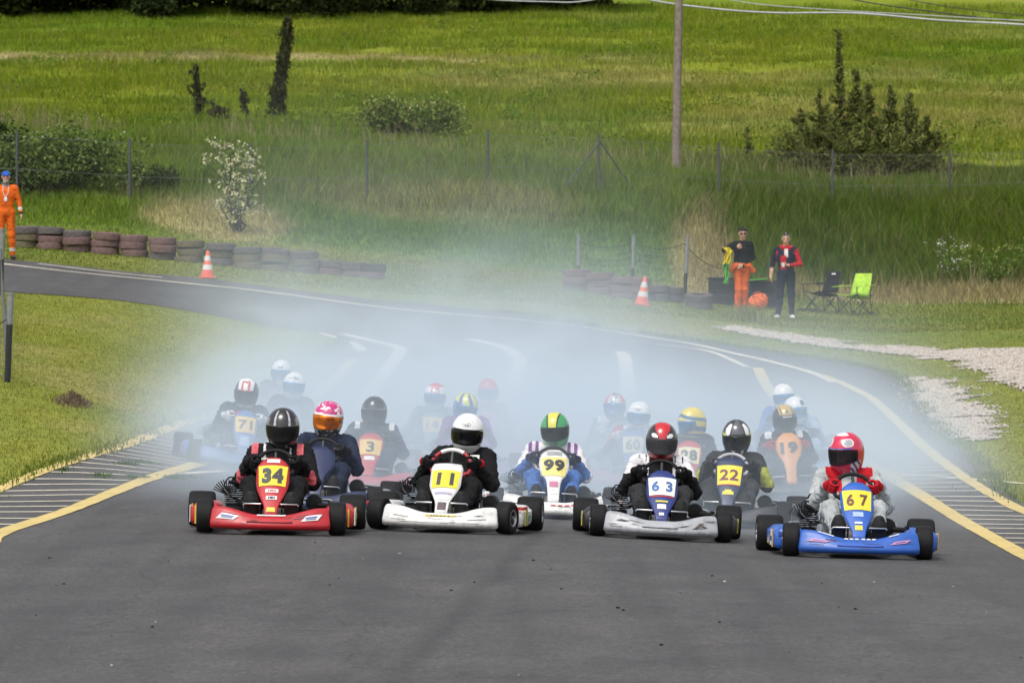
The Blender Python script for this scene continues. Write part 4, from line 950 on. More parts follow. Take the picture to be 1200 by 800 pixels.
def h67(a, e):
    A = abs(a)
    if 12 < e < 19 and A < 60: return (.10, .06, .32) if e > 15 or A > 22 else (.7, .7, .7)
    if ((A-46)/24)**2+((e-34)/15)**2 < .55: return (.34, .35, .37)
    if ((A-46)/24)**2+((e-34)/15)**2 < .95: return (.66, .65, .66)
    if e > 62 and A < 60: return (.68, .66, .66)
    if e < -20 and 55 < A < 95: return (.5, .5, .52) if (e+A) % 22 < 11 else (.07, .04, .2)
    return (.56, .02, .07)
def h5(a, e):
    if e > 22: return (.72, .70, .70) if vz(a*.11, e*.14) > .72 else (.50, .035, .17)
    if e > 12: return (.72, .70, .70)
    return (.66, .65, .66) if vz(a*.13+7, e*.16) > .76 else K0
def h3(a, e): return (.38, .40, .43) if 13.5 < e < 16.5 and abs(a) < 75 else (.03, .032, .036)
def h99(a, e):
    A = abs(a); q = sx_(a, e); w = .26+.1*max(0, e-15)/60
    if e > 13 and q < w: return (.62, .58, .05)
    if e > 13 and q < w+.12: return K0
    if e < -34 and A < 22: return K0
    if abs(e-6) < 12 and 60 < A < 90: return (.02, .03, .03)
    return (.02, .30, .08)
def h22(a, e):
    A = abs(a)
    if ((A-47)/17)**2+((e-38)/24)**2 < 1 and A > 34: return (.74, .74, .73)
    if ((A-66)/14)**2+((e-16)/6)**2 < 1: return (.5, .5, .05)
    if abs(A-24+(e+45)*.2) < 8 and -60 < e < -30: return (.72, .72, .72)
    if A < 30 and e > 24: return (.09, .09, .10)
    return K0
def h71(a, e):
    A = abs(a)
    q = sx_(a, e)
    if e > 14 and q < .62 and A < 90:
        return (.50, .02, .03) if (abs(q-.27) < .09 and e < 50) or (50 < e < 60 and q < .3) or e < 18 else (.72, .71, .70)
    if e < -40: return (.66, .66, .66)
    return (.03, .03, .035)
def h19(a, e):
    A = abs(a)
    q = sx_(a, e)
    if e > 25 and q < .60: return K0 if abs(q-.46) < .03 else (.48, .33, .10)
    return (.016, .016, .02)
def h28(a, e):
    v = e+abs(a)*.28-30
    if -62 < v < -48 or -36 < v < -18 or 2 < v < 16: return (.02, .12, .25)
    return (.66, .52, .06)
def h14(a, e):
    A = abs(a)
    if e > 46 or (15 < e < 46 and A < 26 and not (22 < e < 34 and A < 18)): return (.56, .03, .05)
    return (.70, .66, .66)
def h545(a, e):
    v = a+e*.5
    if e > 14: return (.10, .07, .30) if -6 < v % 62 < 22 else ((.66, .65, .66) if v % 62 < 27 else (.55, .62, .06))
    return (.02, .12, .42)
def h568(a, e): return (.56, .03, .07) if e > 14 and abs(a) < 75+e else (.58, .20, .26)
def h725(a, e):
    A = abs(a)
    if 16 < e < 62 and A < 38: return K0 if vz(a*.3, e*.35) > .55 and A < 30 else (.72, .71, .71)
    return (.50, .10, .14) if e > -5 and A > 38 else (.05, .10, .14)
def h320(a, e): return (.03, .12, .2) if (abs(a) < 16 and 20 < e < 34) or (e < 8 and a < -20) else (.71, .71, .72)
def h332(a, e):
    A = abs(a); return (.03, .04, .07) if A < 34 and abs(e-37+A*.12) < 3.6+3*math.cos(math.radians(A*5)) else (.71, .71, .72)
def h925(a, e): return (.70, .69, .66)
def h935(a, e): return (.05, .06, .10) if abs(a-36) < 16 and 22 < e < 48 else (.70, .70, .70)
VD = visor_mat('dark_visor', (.004, .004, .005), 1); VS = visor_mat('smoke_visor', (.02, .02, .022), .62); VL = visor_mat('light_visor', (.10, .10, .11), .45)
VO = mat('orange_mirror_visor', (.80, .20, .02), .12, .9, .35, 14); VB = mat('blue_mirror_visor', (.05, .22, .45), .15, .8, .2, 10)
BK = cloth('black_cloth', (.009, .009, .010)); NV = cloth('navy_cloth', (.014, .02, .045)); WH = cloth('white_cloth', (.62, .60, .62)); RD = cloth('red_cloth', (.42, .012, .02)); BL = cloth('blue_cloth', (.05, .13, .36)); GY = cloth('grey_cloth', (.36, .38, .38)); DG = cloth('charcoal_cloth', (.03, .03, .033)); YG = cloth('lime_cloth', (.30, .32, .05)); PU = cloth('plum_cloth', (.16, .05, .2)); TE = cloth('teal_cloth', (.03, .12, .15)); PK = cloth('rose_cloth', (.42, .12, .18)); PB = cloth('pale_blue_cloth', (.25, .33, .45)); SR = cloth('scarlet_stripe', (.55, .12, .14)); GO = cloth('gold_trim', (.35, .22, .06))
def z_ep(x0=.125, x1=.185, z0=.60):
    def f(C, G): G[(np.abs(C[:, 0]) > x0) & (np.abs(C[:, 0]) < x1) & (C[:, 2] > z0) & np.isin(G, (G_TORSO, G_UARM))] = G_PATCH
    return f
def z_34(C, G):
    A = np.abs(C[:, 0]); up = np.isin(G, (G_TORSO, G_UARM)); G[up & (A > .15) & (A < .205) & (C[:, 2] > .585) & (C[:, 1] < .42)] = G_PATCH
    G[up & (A > .095) & (A < .108) & (C[:, 2] > .55) & (C[:, 1] < .38)] = G_VEST
    fa = G == G_FARM; G[fa & (np.abs(C[:, 1]-.075) < .03) & (np.abs(C[:, 0]) > .225) & (C[:, 2] < .475)] = G_PATCH
def z_63(C, G): 
    A = np.abs(C[:, 0]); up = np.isin(G, (G_TORSO, G_UARM)); G[up & (A > .10) & (C[:, 2] > .50)] = G_PATCH
    G[up & (np.abs(A-.15) < .035) & (C[:, 2] > .60) & (np.abs(C[:, 2]-.635) < .03) & ((np.abs(A-.15) > .026))] = G_TORSO
def z_67(C, G):
    A = np.abs(C[:, 0]); up = np.isin(G, (G_TORSO, G_UARM)); G[up & (A > .06) & (A < .185-.7*np.clip(.62-C[:, 2], 0, .15)) & (C[:, 2] > .43)] = G_VEST
    G[(G == G_UARM) & (C[:, 0] < -.2) & (C[:, 2] < .46)] = G_PATCH
def z_99(C, G):
    A = np.abs(C[:, 0]); up = np.isin(G, (G_TORSO, G_UARM)); G[up & (A > .135) & (A < .16) & (C[:, 2] > .56)] = G_PATCH; G[up & (np.abs(A-.21) < .018) & (C[:, 2] > .57)] = G_PATCH
    G[(G == G_TORSO) & (C[:, 2] < .36)] = G_LEG
def z_22(C, G):
    G[np.isin(G, (G_UARM, G_FARM)) & (np.abs(C[:, 0]) > np.where(C[:, 0] > 0, .262, .30)) & (C[:, 2] > .36) & (C[:, 2] < .54)] = G_PATCH
def z_5(C, G): G[np.isin(G, (G_TORSO,)) & (np.hypot(C[:, 0]-.12, (C[:, 2]-.54)*2) < .045) & (C[:, 1] < .35) & ((C[:, 2]*90).astype(int) % 2 == 0)] = G_PATCH
def z_332(C, G): G[(G == G_TORSO) & (C[:, 0] > -.26) & (C[:, 0] < -.10) & (C[:, 2] > .44) & (C[:, 2] < .56) & (C[:, 1] < .36)] = G_PATCH
def z_60(C, G): G[(G == G_TORSO) & (np.abs(C[:, 0]) < .13) & (C[:, 2] > .52)] = G_PATCH
def arai(hm):
    f = lambda x, y: hsurf(x/.13, R(30)+y/.15, 1.012)
    text_on('lettering', 'Arai', f, .021, .046, INK, hm, .03, .2)
    t = np.linspace(0, 6.283, 49); o = np.stack([.040*np.cos(t), .0195*np.sin(t)], 1); i = o*np.array([.91, .82]); x = np.concatenate([o, i]); V = f(x[:, 0], x[:, 1]); b = np.arange(48)
    link('oval_emblem', np_mesh('oval_emblem', V, np.stack([b, b+1, b+50, b+49], 1), [INK], smooth=False), hm)
def renault(hm): text_on('lettering', 'RENAULT', lambda x, y: hsurf(x/.13, R(18.5)+y/.15, 1.014), .016, .105, WHT, hm, .05)
def emblem(hm):
    t = np.linspace(0, 6.283, 25); x = np.r_[0, .017*np.cos(t)]; y = np.r_[0, .02*np.sin(t)]; b = np.arange(1, 25); link('emblem', np_mesh('emblem', hsurf(x/.13, R(40)+y/.15, 1.012), np.stack([b*0, b, b+1], 1), [mat('green_emblem', (.05, .16, .12), .4)], smooth=False), hm)
YP = mat('plate_yellow', (.66, .56, .035), .5, 0, .1, 10, 0, 60, 0, .12, (.3, .25, .1)); WP = mat('plate_white', (.72, .71, .64), .5, 0, .08); OP = mat('plate_amber', (.66, .44, .10), .5, 0, .08); CP = mat('plate_cream', (.70, .62, .34), .5, 0, .08)
GI = mat('grey_ink', (.05, .05, .055), .5); BI = mat('blue_ink', (.06, .13, .33), .5); BRI = mat('brown_ink', (.13, .045, .03), .5); MI = mat('maroon_ink', (.15, .03, .05), .5)
KARTS = [
 dict(id='34', px=321, Y=39.9, rot=0, num='34', nose=PT(c3['red'], 'red'), panel=PT(c3['red'], 'red'), pod=PT(c3['red'], 'red'), plate=YP, ink=GI, ptop=.565, nh=.155, nw=.165, bold=.06, steer=2,
  pst=[(.90, .965, .05, WHT, 0), (.37, .43, .05, WHT, 0), (.385, .415, .036, RED, 0), (.25, .31, .042, WHT, 0), (.26, .30, .03, DARK, 0), (.05, .12, .032, YEL, 0)], podst=[(.45, .52, .07, .2, WHT), (.545, .56, .06, .2, YEL), (.585, .597, .06, .2, YEL)],
  label='red kart number 34 leading the field at the left', drv=dict(head=(.035, .36, .80), lean=.02, pitch=12, label='driver in black suit and black helmet steering red kart 34', paint=h34, visor=VS, suit=dict(torso=BK, patch=SR, vest=WH), glove=BK, zone=z_34)),
 dict(id='11', px=527, Y=41.3, rot=-6, num='11', nose=PT(c3['white'], 'white', .55), panel=PT(c3['white'], 'white', .55), pod=PT(c3['white'], 'white', .55), plate=YP, ink=GI, shape='rect', ptop=.525, nh=.135, nw=.135, bold=.03, steer=-16, wheelmat=mat('red_leather', (.30, .012, .02), .45, 0, .15), wc=(0, -.07, .515), wr=.16,
  pst=[(.25, .31, .05, WHT, 0), (.36, .40, .07, mat('violet_sticker', (.40, .34, .5), .5), 0), (.06, .2, .035, mat('dark_sticker', (.09, .05, .07), .5), 0)], podst=[(.43, .63, .19, .215, RED), (.49, .51, .06, .19, YEL), (.512, .53, .06, .19, INK), (.532, .552, .06, .19, YEL)],
  label='scuffed white kart number 11 with a red steering wheel', drv=dict(head=(.075, .36, .785), lean=.05, pitch=6, roll=4, el=.01, label='driver in black suit and plain white helmet with black visor on white kart 11', paint=h11, visor=VD, suit=dict(torso=BK), glove=BK, cuff=RD, extra=[('lettering', arai)])),
 dict(id='63', px=771, Y=42.0, rot=0, num='6 3', nose=PT(c3['grey'], 'grey', .7), panel=PT(c3['dblue'], 'darkblue'), pod=PT(c3['black'], 'black', .5), plate=WP, ink=BI, ptop=.535, nh=.115, nw=.17, bold=.035, steer=2, band=None,
  pst=[(.455, .475, .095, RED, 0), (.35, .38, .05, YEL, 0), (.22, .31, .036, WHT, 0), (.10, .15, .02, WHT, 0)], podst=[(.50, .53, .1, .14, YEL), (.45, .47, .07, .19, YEL)],
  label='kart number 63 with a worn grey nose and dark blue number panel', drv=dict(head=(.0, .36, .785), pitch=10, label='driver in red and black helmet with white shoulder panels on kart 63', paint=h63, visor=VL, suit=dict(torso=BK, patch=WH, farm=BK, leg=DG), glove=BK, zone=z_63)),
 dict(id='67', px=997, Y=39.6, rot=1.5, num='6 7', nose=PT(c3['blue'], 'blue', .3), panel=PT(c3['blue'], 'blue', .3), pod=PT(c3['blue'], 'blue', .3), plate=YP, ink=BRI, ptop=.555, nh=.12, nw=.165, bold=.03, steer=-4,
  pst=[(.37, .45, .04, mat('pale_sticker', (.35, .45, .7), .5), 0), (.25, .28, .03, WHT, 0), (.14, .22, .03, YEL, 0)], podst=[(.44, .47, .06, .2, mat('amber_sticker', (.6, .35, .03), .5)), (.50, .54, .14, .19, WHT), (.57, .60, .15, .18, BLS), (.52, .55, .07, .1, WHT)],
  label='blue kart number 67 leading the field at the right', drv=dict(head=(-.025, .36, .79), yaw=-38, pitch=8, lean=-.005, label='driver in grey suit, red vest and red open helmet looking sideways on kart 67', paint=h67, visor=visor_mat('clear_visor', (.1, .1, .11), .12), suit=dict(torso=GY, patch=BK, vest=RD, collar=RD), glove=RD, cuff=GY, zone=z_67)),
 dict(id='5', px=374, Y=44.7, rot=-2, nose=PT(c3['navy'], 'navy'), panel=PT(c3['navy'], 'navy'), pod=PT((.2, .21, .24), 'slate', .4), shape='round', podst=[(.48, .56, .17, .2, YEL)],
  label='dark kart half hidden behind red kart 34', drv=dict(pitch=6, label='driver in pink and white helmet with orange mirror visor behind kart 34', paint=h5, visor=VO, suit=dict(torso=NV, patch=GO), glove=BK, zone=z_5)),
 dict(id='3', px=433, Y=52, rot=-1, num='3', nose=PT(c3['red'], 'red'), panel=PT(c3['red'], 'red'), pod=PT(c3['red'], 'red'), plate=OP, ink=GI, shape='taper', ptop=.56, nh=.14, nw=.08, bold=.02, pst=[(.36, .45, .055, WHT, 0)],
  label='red kart number 3 in the smoke behind karts 34 and 11', drv=dict(pitch=8, el=.02, label='broad driver in navy suit and plain dark helmet on red kart 3', paint=h3, visor=VL, suit=dict(torso=NV, patch=WH), glove=BK, zone=z_ep(.15, .2, .6))),
 dict(id='99', px=645, Y=46.8, rot=1, num='99', nose=PT(c3['white'], 'white', .55), panel=PT(c3['white'], 'white', .55), pod=PT(c3['white'], 'white', .55), plate=mat('plate_pale_yellow', (.70, .60, .17), .5), ink=INK, shape='round', ptop=.60, nh=.135, nw=.19, bold=.05, nq=.69,
  pst=[(.89, .96, .07, mat('grey_sticker', (.3, .31, .33), .5), 0), (.28, .38, .04, mat('rose_sticker', (.5, .15, .25), .5), 0), (.15, .2, .03, WHT, 0)], podst=[(.45, .6, .15, .19, RED)],
  label='white kart number 99 with a rounded number panel', drv=dict(head=(0, .36, .785), pitch=10, label='driver in green and yellow helmet with white top and blue trousers on kart 99', paint=h99, visor=VS, suit=dict(torso=WH, farm=BL, leg=BL, patch=PU), glove=NV, bootm=BL, zone=z_99)),
 dict(id='22', px=855, Y=46.4, rot=-5, num='22', nose=PT(c3['black'], 'black', .5), panel=PT(c3['navy'], 'navy'), pod=PT((.06, .065, .08), 'anthracite', .4), plate=YP, ink=MI, shape='rect', ptop=.61, nh=.125, nw=.17, bold=.02, wheelmat=mat('silver_grip', (.35, .36, .38), .4), wc=(0, -.07, .53),
  pst=[(.475, .49, .1, RED, 0), (.30, .36, .05, YEL, 0), (.36, .39, .03, YEL, 0)], podst=[],
  label='black kart number 22 with a yellow plate behind karts 63 and 67', drv=dict(head=(.0, .36, .79), pitch=16, el=.03, label='driver in black and white helmet and black suit with lime sleeves on kart 22', paint=h22, visor=VD, suit=dict(torso=DG, patch=YG, farm=DG), glove=DG, zone=z_22)),
 dict(id='71', px=279, Y=55.2, rot=6, num='71', nose=PT(c3['midblue'], 'midblue'), panel=PT(c3['midblue'], 'midblue'), pod=PT(c3['midblue'], 'midblue'), plate=OP, ink=GI, ptop=.60, nh=.13, nw=.15, bold=.03, steer=-10, band=None, pst=[(.2, .4, .05, mat('pale_sticker', (.35, .45, .7), .5), 0)], podst=[(.5, .54, .06, .2, RED)],
  label='blue kart number 71 turned across the yellow hatching at the left', drv=dict(yaw=-4, pitch=10, label='driver in dark helmet with red and white front on blue kart 71', paint=h71, visor=VD, suit=dict(torso=NV, patch=RD), glove=WH, zone=lambda C, G: G.__setitem__((G == G_TORSO) & (np.abs(C[:, 0]) < .13) & (C[:, 2] > .5) & (C[:, 2] < .58), G_PATCH))),
 dict(id='19', px=924, Y=54.3, rot=1, num='19', nose=PT(c3['black'], 'black', .5), panel=PT(c3['orange'], 'orange'), pod=PT(c3['black'], 'black', .5), ink=GI, shape='round', ptop=.66, nh=.15, nw=.185, bold=.05, nq=.7,
  label='kart number 19 with a tall orange number panel', drv=dict(head=(0, .36, .80), pitch=10, label='driver in black and gold helmet behind the orange panel of kart 19', paint=h19, visor=VS, suit=dict(torso=BK, patch=WH), glove=RD, zone=z_ep(.13, .2, .6), extra=[('lettering', renault), ('emblem', emblem)])),
 dict(id='60', px=741, Y=56.3, rot=-3, num='60', nose=PT(c3['red'], 'red'), panel=PT(c3['midblue'], 'midblue'), pod=PT(c3['red'], 'red'), plate=CP, ink=GI, shape='rect', ptop=.62, nh=.15, nw=.16, bold=.03, wheelmat=mat('blue_grip', (.05, .1, .25), .5), wc=(0, -.07, .53),
  label='red and blue kart number 60 fading in the smoke', drv=dict(head=(.02, .36, .79), pitch=4, label='driver in plain white helmet on smoke-veiled kart 60', paint=lambda a, e: (.72, .72, .71), visor=VB, suit=dict(torso=NV, patch=WH, uarm=RD), glove=WH, zone=z_60, extra=[('lettering', arai)])),
 dict(id='28', px=806, Y=53.5, rot=-2, num='28', nose=PT(c3['red'], 'red'), panel=PT(c3['red'], 'red'), pod=PT(c3['red'], 'red'), plate=CP, ink=GI, shape='taper', ptop=.60, nh=.14, nw=.17, bold=.04, pst=[(.2, .4, .05, YEL, 0)],
  label='red kart number 28 behind kart 63', drv=dict(head=(.02, .34, .79), yaw=-52, pitch=12, label='driver in yellow helmet with teal bands facing sideways on kart 28', paint=h28, visor=VB, suit=dict(torso=NV, patch=WH), glove=NV)),
 dict(id='14', px=505, Y=61, rot=0, num='14', nose=PT(c3['teal'], 'teal'), panel=PT(c3['teal'], 'teal'), pod=PT(c3['teal'], 'teal'), plate=OP, ink=GI, shape='rect', ptop=.62, nh=.15, nw=.15, bold=.03,
  label='faint kart number 14 deep in the smoke', drv=dict(pitch=4, label='faint driver in white helmet with red top on kart 14', paint=h14, visor=VB, suit=dict(torso=TE), glove=BK)),
 dict(id='545', px=546, Y=56.5, rot=2, nose=PT(c3['purple'], 'purple'), panel=PT(c3['purple'], 'purple'), pod=PT(c3['purple'], 'purple'), shape='round', wheelmat=PT(c3['purple'], 'purple'),
  label='purple kart hidden behind white kart 11', drv=dict(head=(-.01, .36, .79), yaw=22, pitch=16, roll=8, label='driver in lime and blue helmet behind the white helmet of kart 11', paint=h545, visor=VB, suit=dict(torso=PU), glove=PU)),
 dict(id='568', px=568, Y=64, rot=0, nose=PT(c3['pink'], 'pink'), panel=PT(c3['pink'], 'pink'), pod=PT(c3['pink'], 'pink'), shape='round',
  label='faint pink kart farthest back in the smoke above kart 11', drv=dict(pitch=4, label='faint driver in red helmet farthest back above kart 11', paint=h568, visor=VB, suit=dict(torso=PK), glove=PK)),
 dict(id='725', px=722, Y=60, rot=-2, nose=PT(c3['teal'], 'teal'), panel=PT(c3['teal'], 'teal'), pod=PT(c3['teal'], 'teal'), shape='rect',
  label='teal kart close behind kart 60', drv=dict(head=(-.01, .36, .80), pitch=2, el=.02, label='driver in pink, white and black helmet looking over the shoulder of kart 60', paint=h725, visor=VB, suit=dict(torso=TE, patch=WH), glove=WH, zone=z_ep(.10, .24, .59))),
 dict(id='320', px=322, Y=66, rot=0, nose=PT(c3['navy'], 'navy'), panel=PT(c3['navy'], 'navy'), pod=PT(c3['navy'], 'navy'), shape='rect',
  label='navy kart last in the left-hand file behind kart 71', drv=dict(pitch=4, label='driver in white and pale blue helmet last of the left-hand file', paint=h320, visor=VB, suit=dict(torso=NV), glove=BK)),
 dict(id='332', px=332, Y=60.6, rot=0, nose=PT(c3['midblue'], 'midblue'), panel=PT(c3['midblue'], 'midblue'), pod=PT(c3['midblue'], 'midblue'), shape='rect',
  label='blue kart between kart 71 and kart 34, mostly hidden', drv=dict(head=(.0, .36, .80), pitch=3, label='driver in white helmet with dark winged emblem above kart 34', paint=h332, visor=VB, suit=dict(torso=NV, patch=YG), glove=BK, zone=z_332)),
 dict(id='925', px=925, Y=62, rot=0, nose=PT(c3['sky'], 'sky'), panel=PT(c3['sky'], 'sky'), pod=PT(c3['sky'], 'sky'), shape='rect',
  label='pale blue kart farthest back in the right-hand file', drv=dict(pitch=2, label='driver in cream helmet farthest back in the right-hand file', paint=h925, visor=VB, suit=dict(torso=BL), glove=BK)),
 dict(id='935', px=938, Y=58.4, rot=0, nose=PT(c3['sky'], 'sky'), panel=PT(c3['sky'], 'sky'), pod=PT(c3['sky'], 'sky'), shape='rect', ptop=.5, wc=(0, -.07, .47),
  label='pale blue kart hidden directly behind kart 19', drv=dict(head=(.0, .36, .745), pitch=2, label='driver in white helmet with one dark patch peeping past kart 19', paint=h935, visor=VB, suit=dict(torso=PB), glove=BK)),
]
prg = np.random.default_rng(21)
for s in KARTS:
    if s['Y'] > 44:                                 # nobody sits quite like his neighbour
        q = s['drv']; hx, hy, hz = q.get('head', (0, .36, .79)); dx = prg.normal(0, .02); q['head'] = (hx+dx, hy, hz+prg.normal(0, .008)); q['lean'] = q.get('lean', 0)+dx*.8
        q['yaw'] = q.get('yaw', 0)+prg.normal(0, 7); q['roll'] = q.get('roll', 0)+prg.normal(0, 3); q['el'] = q.get('el', 0)+prg.uniform(-.01, .02)
    build_kart(s); build_driver(s)
KD = {s['id']: s for s in KARTS}
f = KD['34']['fairing']
nose_patch('slot', -.17, .17, .20, .40, mat('slot_dark', (.10, .006, .008), .7), f, off=.003)
nose_top('sticker', -.10, .12, WHT, f)
for x0, x1 in ((-.385, -.25), (.25, .375)):
    nose_patch('sticker', x0, x1, .35, .72, WHT, f, .04); nose_patch('sticker', x0+.015, x1-.02, .53, .62, BLS, f, .008, .0065); nose_patch('sticker', x0+.02, x1-.03, .42, .5, mat('slate_ink', (.12, .13, .2), .5), f, .008, .0065)
f = KD['11']['fairing']; nose_patch('sticker', -.11, .13, .80, .99, mat('ochre_sticker', (.55, .40, .03), .5), f, .0)
for x in (-.07, -.045, -.02, .01, .035, .07): nose_patch('sticker', x, x+.013, .83, .96, INK, f, .01, .0065)
for x0, x1, t0, t1, k in [(-.36, -.24, .42, .46, .0), (.22, .36, .30, .34, .0), (-.3, .3, .0, .03, 0), (-.24, -.2, .3, .34, .2)]: nose_patch('scuff', x0, x1, t0, t1, mat('scuff_mark', (.10, .09, .085), .8, 0, .4, 40), f, k, .003)
f = KD['63']['fairing']; nose_patch('slot', -.15, .13, .22, .38, mat('slot_grey', (.04, .04, .045), .7), f, off=.003)
for x0, x1, t0, t1, k in [(.27, .31, .2, .65, .06), (.31, .34, .3, .55, -.05), (-.34, -.27, .55, .68, .05), (.14, .2, .45, .6, .05), (-.4, -.3, .1, .14, 0)]: nose_patch('scuff', x0, x1, t0, t1, mat('scuff_mark', (.10, .09, .085), .8, 0, .4, 40), f, k, .003)
f = KD['67']['fairing']
for x0, x1 in ((-.37, -.24), (.24, .36)): nose_patch('sticker', x0, x1, .42, .62, mat('pink_sticker', (.5, .22, .35), .5), f, .05); nose_patch('sticker', x0+.02, x1-.02, .49, .55, BLS, f, .0, .0065)
for x in (-.12, -.08, -.04, .01, .05, .09): nose_top('sticker', x, x+.028, WHT, f)
for x0, x1 in ((-.32, -.20), (.22, .30)): nose_top('sticker', x0, x1, mat('sky_sticker', (.5, .58, .75), .5), f)
nose_patch('slot', -.17, .17, .18, .36, mat('slot_blue', (.01, .03, .17), .7), f, off=.003)
f = KD['99']['fairing']
for x in (-.02, .04, .10, .16, .22): nose_patch('sticker', x, x+.04, .72, .9, RED, f, .0)
f = KD['11']; bm = bmesh.new(); 
# ------------------------------------------------------------------ people standing by the track
def hand(P, w, d, n, g=G_SKIN, curl=.5, side=1, s=1.0):
    """bare hand: wrist w, pointing along d, palm facing n, thumb to the side 'side'"""
    w, d, n = np.array(w, float), np.array(d, float), np.array(n, float); d /= np.linalg.norm(d); n = n-d*(n@d); n /= np.linalg.norm(n); t = np.cross(d, n)*side
    q = lambda a, b, c: w+(d*a+t*b+n*c)*s
    P += [cone(q(0, 0, 0), q(.03, 0, 0), .027*s, .03*s, g, .02), cone(q(.05, -.022, 0), q(.05, .022, 0), .021*s, None, g, .02)]
    for i, (b, l) in enumerate([(.033, .85), (.011, 1.0), (-.011, .95), (-.032, .75)]):
        L = .075*l; a1 = curl*.5; p0 = q(.075, b, 0); p1 = q(.075+L*.45*math.cos(a1), b*1.15, L*.45*math.sin(a1)); a2 = a1+curl*1.1; p2 = q(.075+L*.45*math.cos(a1)+L*.55*math.cos(a2), b*1.15, L*.45*math.sin(a1)+L*.55*math.sin(a2))
        P += [cone(q(.05, b, 0), p0, .0105*s, .0095*s, g, .004), cone(p0, p1, .0095*s, .009*s, g, .004), cone(p1, p2, .009*s, .0078*s, g, .004)]
    P += [cone(q(.025, .025, .005), q(.055, .052, .012), .013*s, .011*s, g, .008), cone(q(.055, .052, .012), q(.085, .058, .02), .0105*s, .009*s, g, .004)]
def standing(key, hips, knees, ankles, toes, arms, yaw=0, pitch=0, hx=0, girth=1.0, shz=1.43, bulk=1.0, headc=None):
    P = [ell((0, 0, .95), (.165*girth, .118*girth, .12), G_LEG, .05), ell((hx*.3, .0, 1.10), (.15*girth, .112*girth, .14), G_TORSO, .05), ell((hx*.7, -.0, 1.27), (.172*bulk, .118*bulk, .19), G_TORSO, .05),
         cone((hx-.15*bulk, .01, shz), (hx+.15*bulk, .01, shz), .062, None, G_TORSO, .05), cone((hx, .005, shz+.01), (hx, -.01, shz+.10), .058, .054, G_SKIN, .02), cone((hx, .01, shz+.005), (hx, .0, shz+.05), .075, .066, G_COLLAR, .02)]
    hc = np.array(headc if headc else (hx, -.022, shz+.215)); Rm = rotm(yaw, pitch); P += head_prims(hc, Rm)
    for (h_, k_, a_, t_) in zip(hips, knees, ankles, toes):
        h_, k_, a_, t_ = map(lambda v: np.array(v, float), (h_, k_, a_, t_))
        P += [cone(h_, k_, .088*girth, .062*girth, G_LEG, .04), cone(k_, k_+(a_-k_)*.35, .06*girth, .060*girth, G_LEG, .04), cone(k_+(a_-k_)*.35, a_+(0, 0, .03), .060*girth, .05*girth, G_LEG, .03), cone(a_+(0, 0, .02), a_+(0, 0, -.03), .042, .04, G_BOOT, .02),
              cone(a_+(0, .035, -.045), t_, .042, .036, G_BOOT, .025, 1.05)]
    for (s_, e_, w_, d, n, side, curl, gU, gF) in arms:
        e_, w_ = np.array(e_, float), np.array(w_, float)
        P += [cone(s_, e_, .060, .048, gU, .04), cone(e_, e_+(w_-e_)*.6, .048, .040, gF, .03), cone(e_+(w_-e_)*.6, w_, .040, .031, gF, .015)]
        hand(P, w_, d, n, curl=curl, side=side)
    V, Q, C, Gr = sdf(P, .0085, .0045, (G_SKIN, G_BOOT)); L = face_zone(C, Gr, hc, Rm); return V, Q, C, Gr, hc, Rm, L
def hair_mesh(m, Rm, s=1.0, back=.0, cut=.035, puff=1.0):
    def Tz(v): return np.array(v, float)*s
    P = [ell(Tz((0, .018, .032)), np.array((.084*puff, .102, .098*puff))*s, 0, .02)]
    V, Q, C, Gr = sdf(P, .008, .002); keep = ~((C[:, 1] < .02) & (C[:, 2] < cut+.35*(C[:, 1]+.07))) & ~(C[:, 2] < -.045+.0*C[:, 1])
    return np_mesh('hair', V, Q[keep], [m])
HM = mat('dark_hair', (.014, .011, .010), .6, 0, .3, 60, .4, 150); HG = mat('grey_hair', (.20, .17, .15), .6, 0, .3, 60, .4, 150); SKN = mat('skin', C_['skin'], .55, 0, .12, 30)
ORG = cloth('orange_overall', (.62, .115, .012)); NVY = cloth('navy_trousers', (.014, .02, .04)); NVV = cloth('navy_vest', (.012, .016, .035)); WSH = mat('white_shoes', (.62, .61, .6), .6); EYE = mat('eye', (.03, .02, .02), .3)
def place(px, Y, py=None): return at(px, Y)
def glasses(par, hc, up=0, m=None):
    bm = bmesh.new()
    for sx in (-1, 1):
        b_tube(bm, [(sx*.034+.024*math.cos(t), -.104, .008+.018*math.sin(t)) for t in np.linspace(0, 6.283, 14, endpoint=False)], .0035, 5, True); b_box(bm, (sx*.034, -.103, .008), (.046, .003, .034)); b_tube(bm, [(sx*.058, -.10, .012), (sx*.082, .0, .012)], .003, 5)
    b_tube(bm, [(-.012, -.107, .012), (.012, -.107, .012)], .003, 5); return bm_mesh('glasses', bm, m or mat('lens_black', (.015, .015, .018), .2))
# the man with the rolled-down orange overall
arms = [((-.185, .01, 1.41), (-.36, -.08, 1.31), (-.11, -.20, 1.36), (1, -.1, .25), (0, 1, .2), 1, 1.0, G_UARM, G_FARM), ((.185, .01, 1.41), (.235, .06, 1.15), (.02, -.15, .98), (-1, -.25, -.1), (0, 1, 0), -1, .8, G_UARM, G_FARM)]
V, Q, C, Gr, hc, Rm, L = standing('man', [(-.08, 0, .91), (.085, 0, .91)], [(-.06, -.05, .50), (.06, .02, .50)], [(-.09, -.07, .095), (.045, .06, .095)], [(-.10, -.22, .042), (.13, -.08, .042)], arms, yaw=6, pitch=4, hx=.02, girth=1.12)
Gr = Gr.copy(); Gr[(Gr == G_TORSO) & (C[:, 2] < 1.0)] = G_LEG
pm = link('person', np_mesh('person', V, Q, [BK, BK, BK, ORG, SKN, BK, mat('pale_boots', (.42, .40, .38), .7), BK, BK, EYE, BK], Gr)); pm.location = on(869, 368); pm.rotation_euler = (0, 0, R(0))
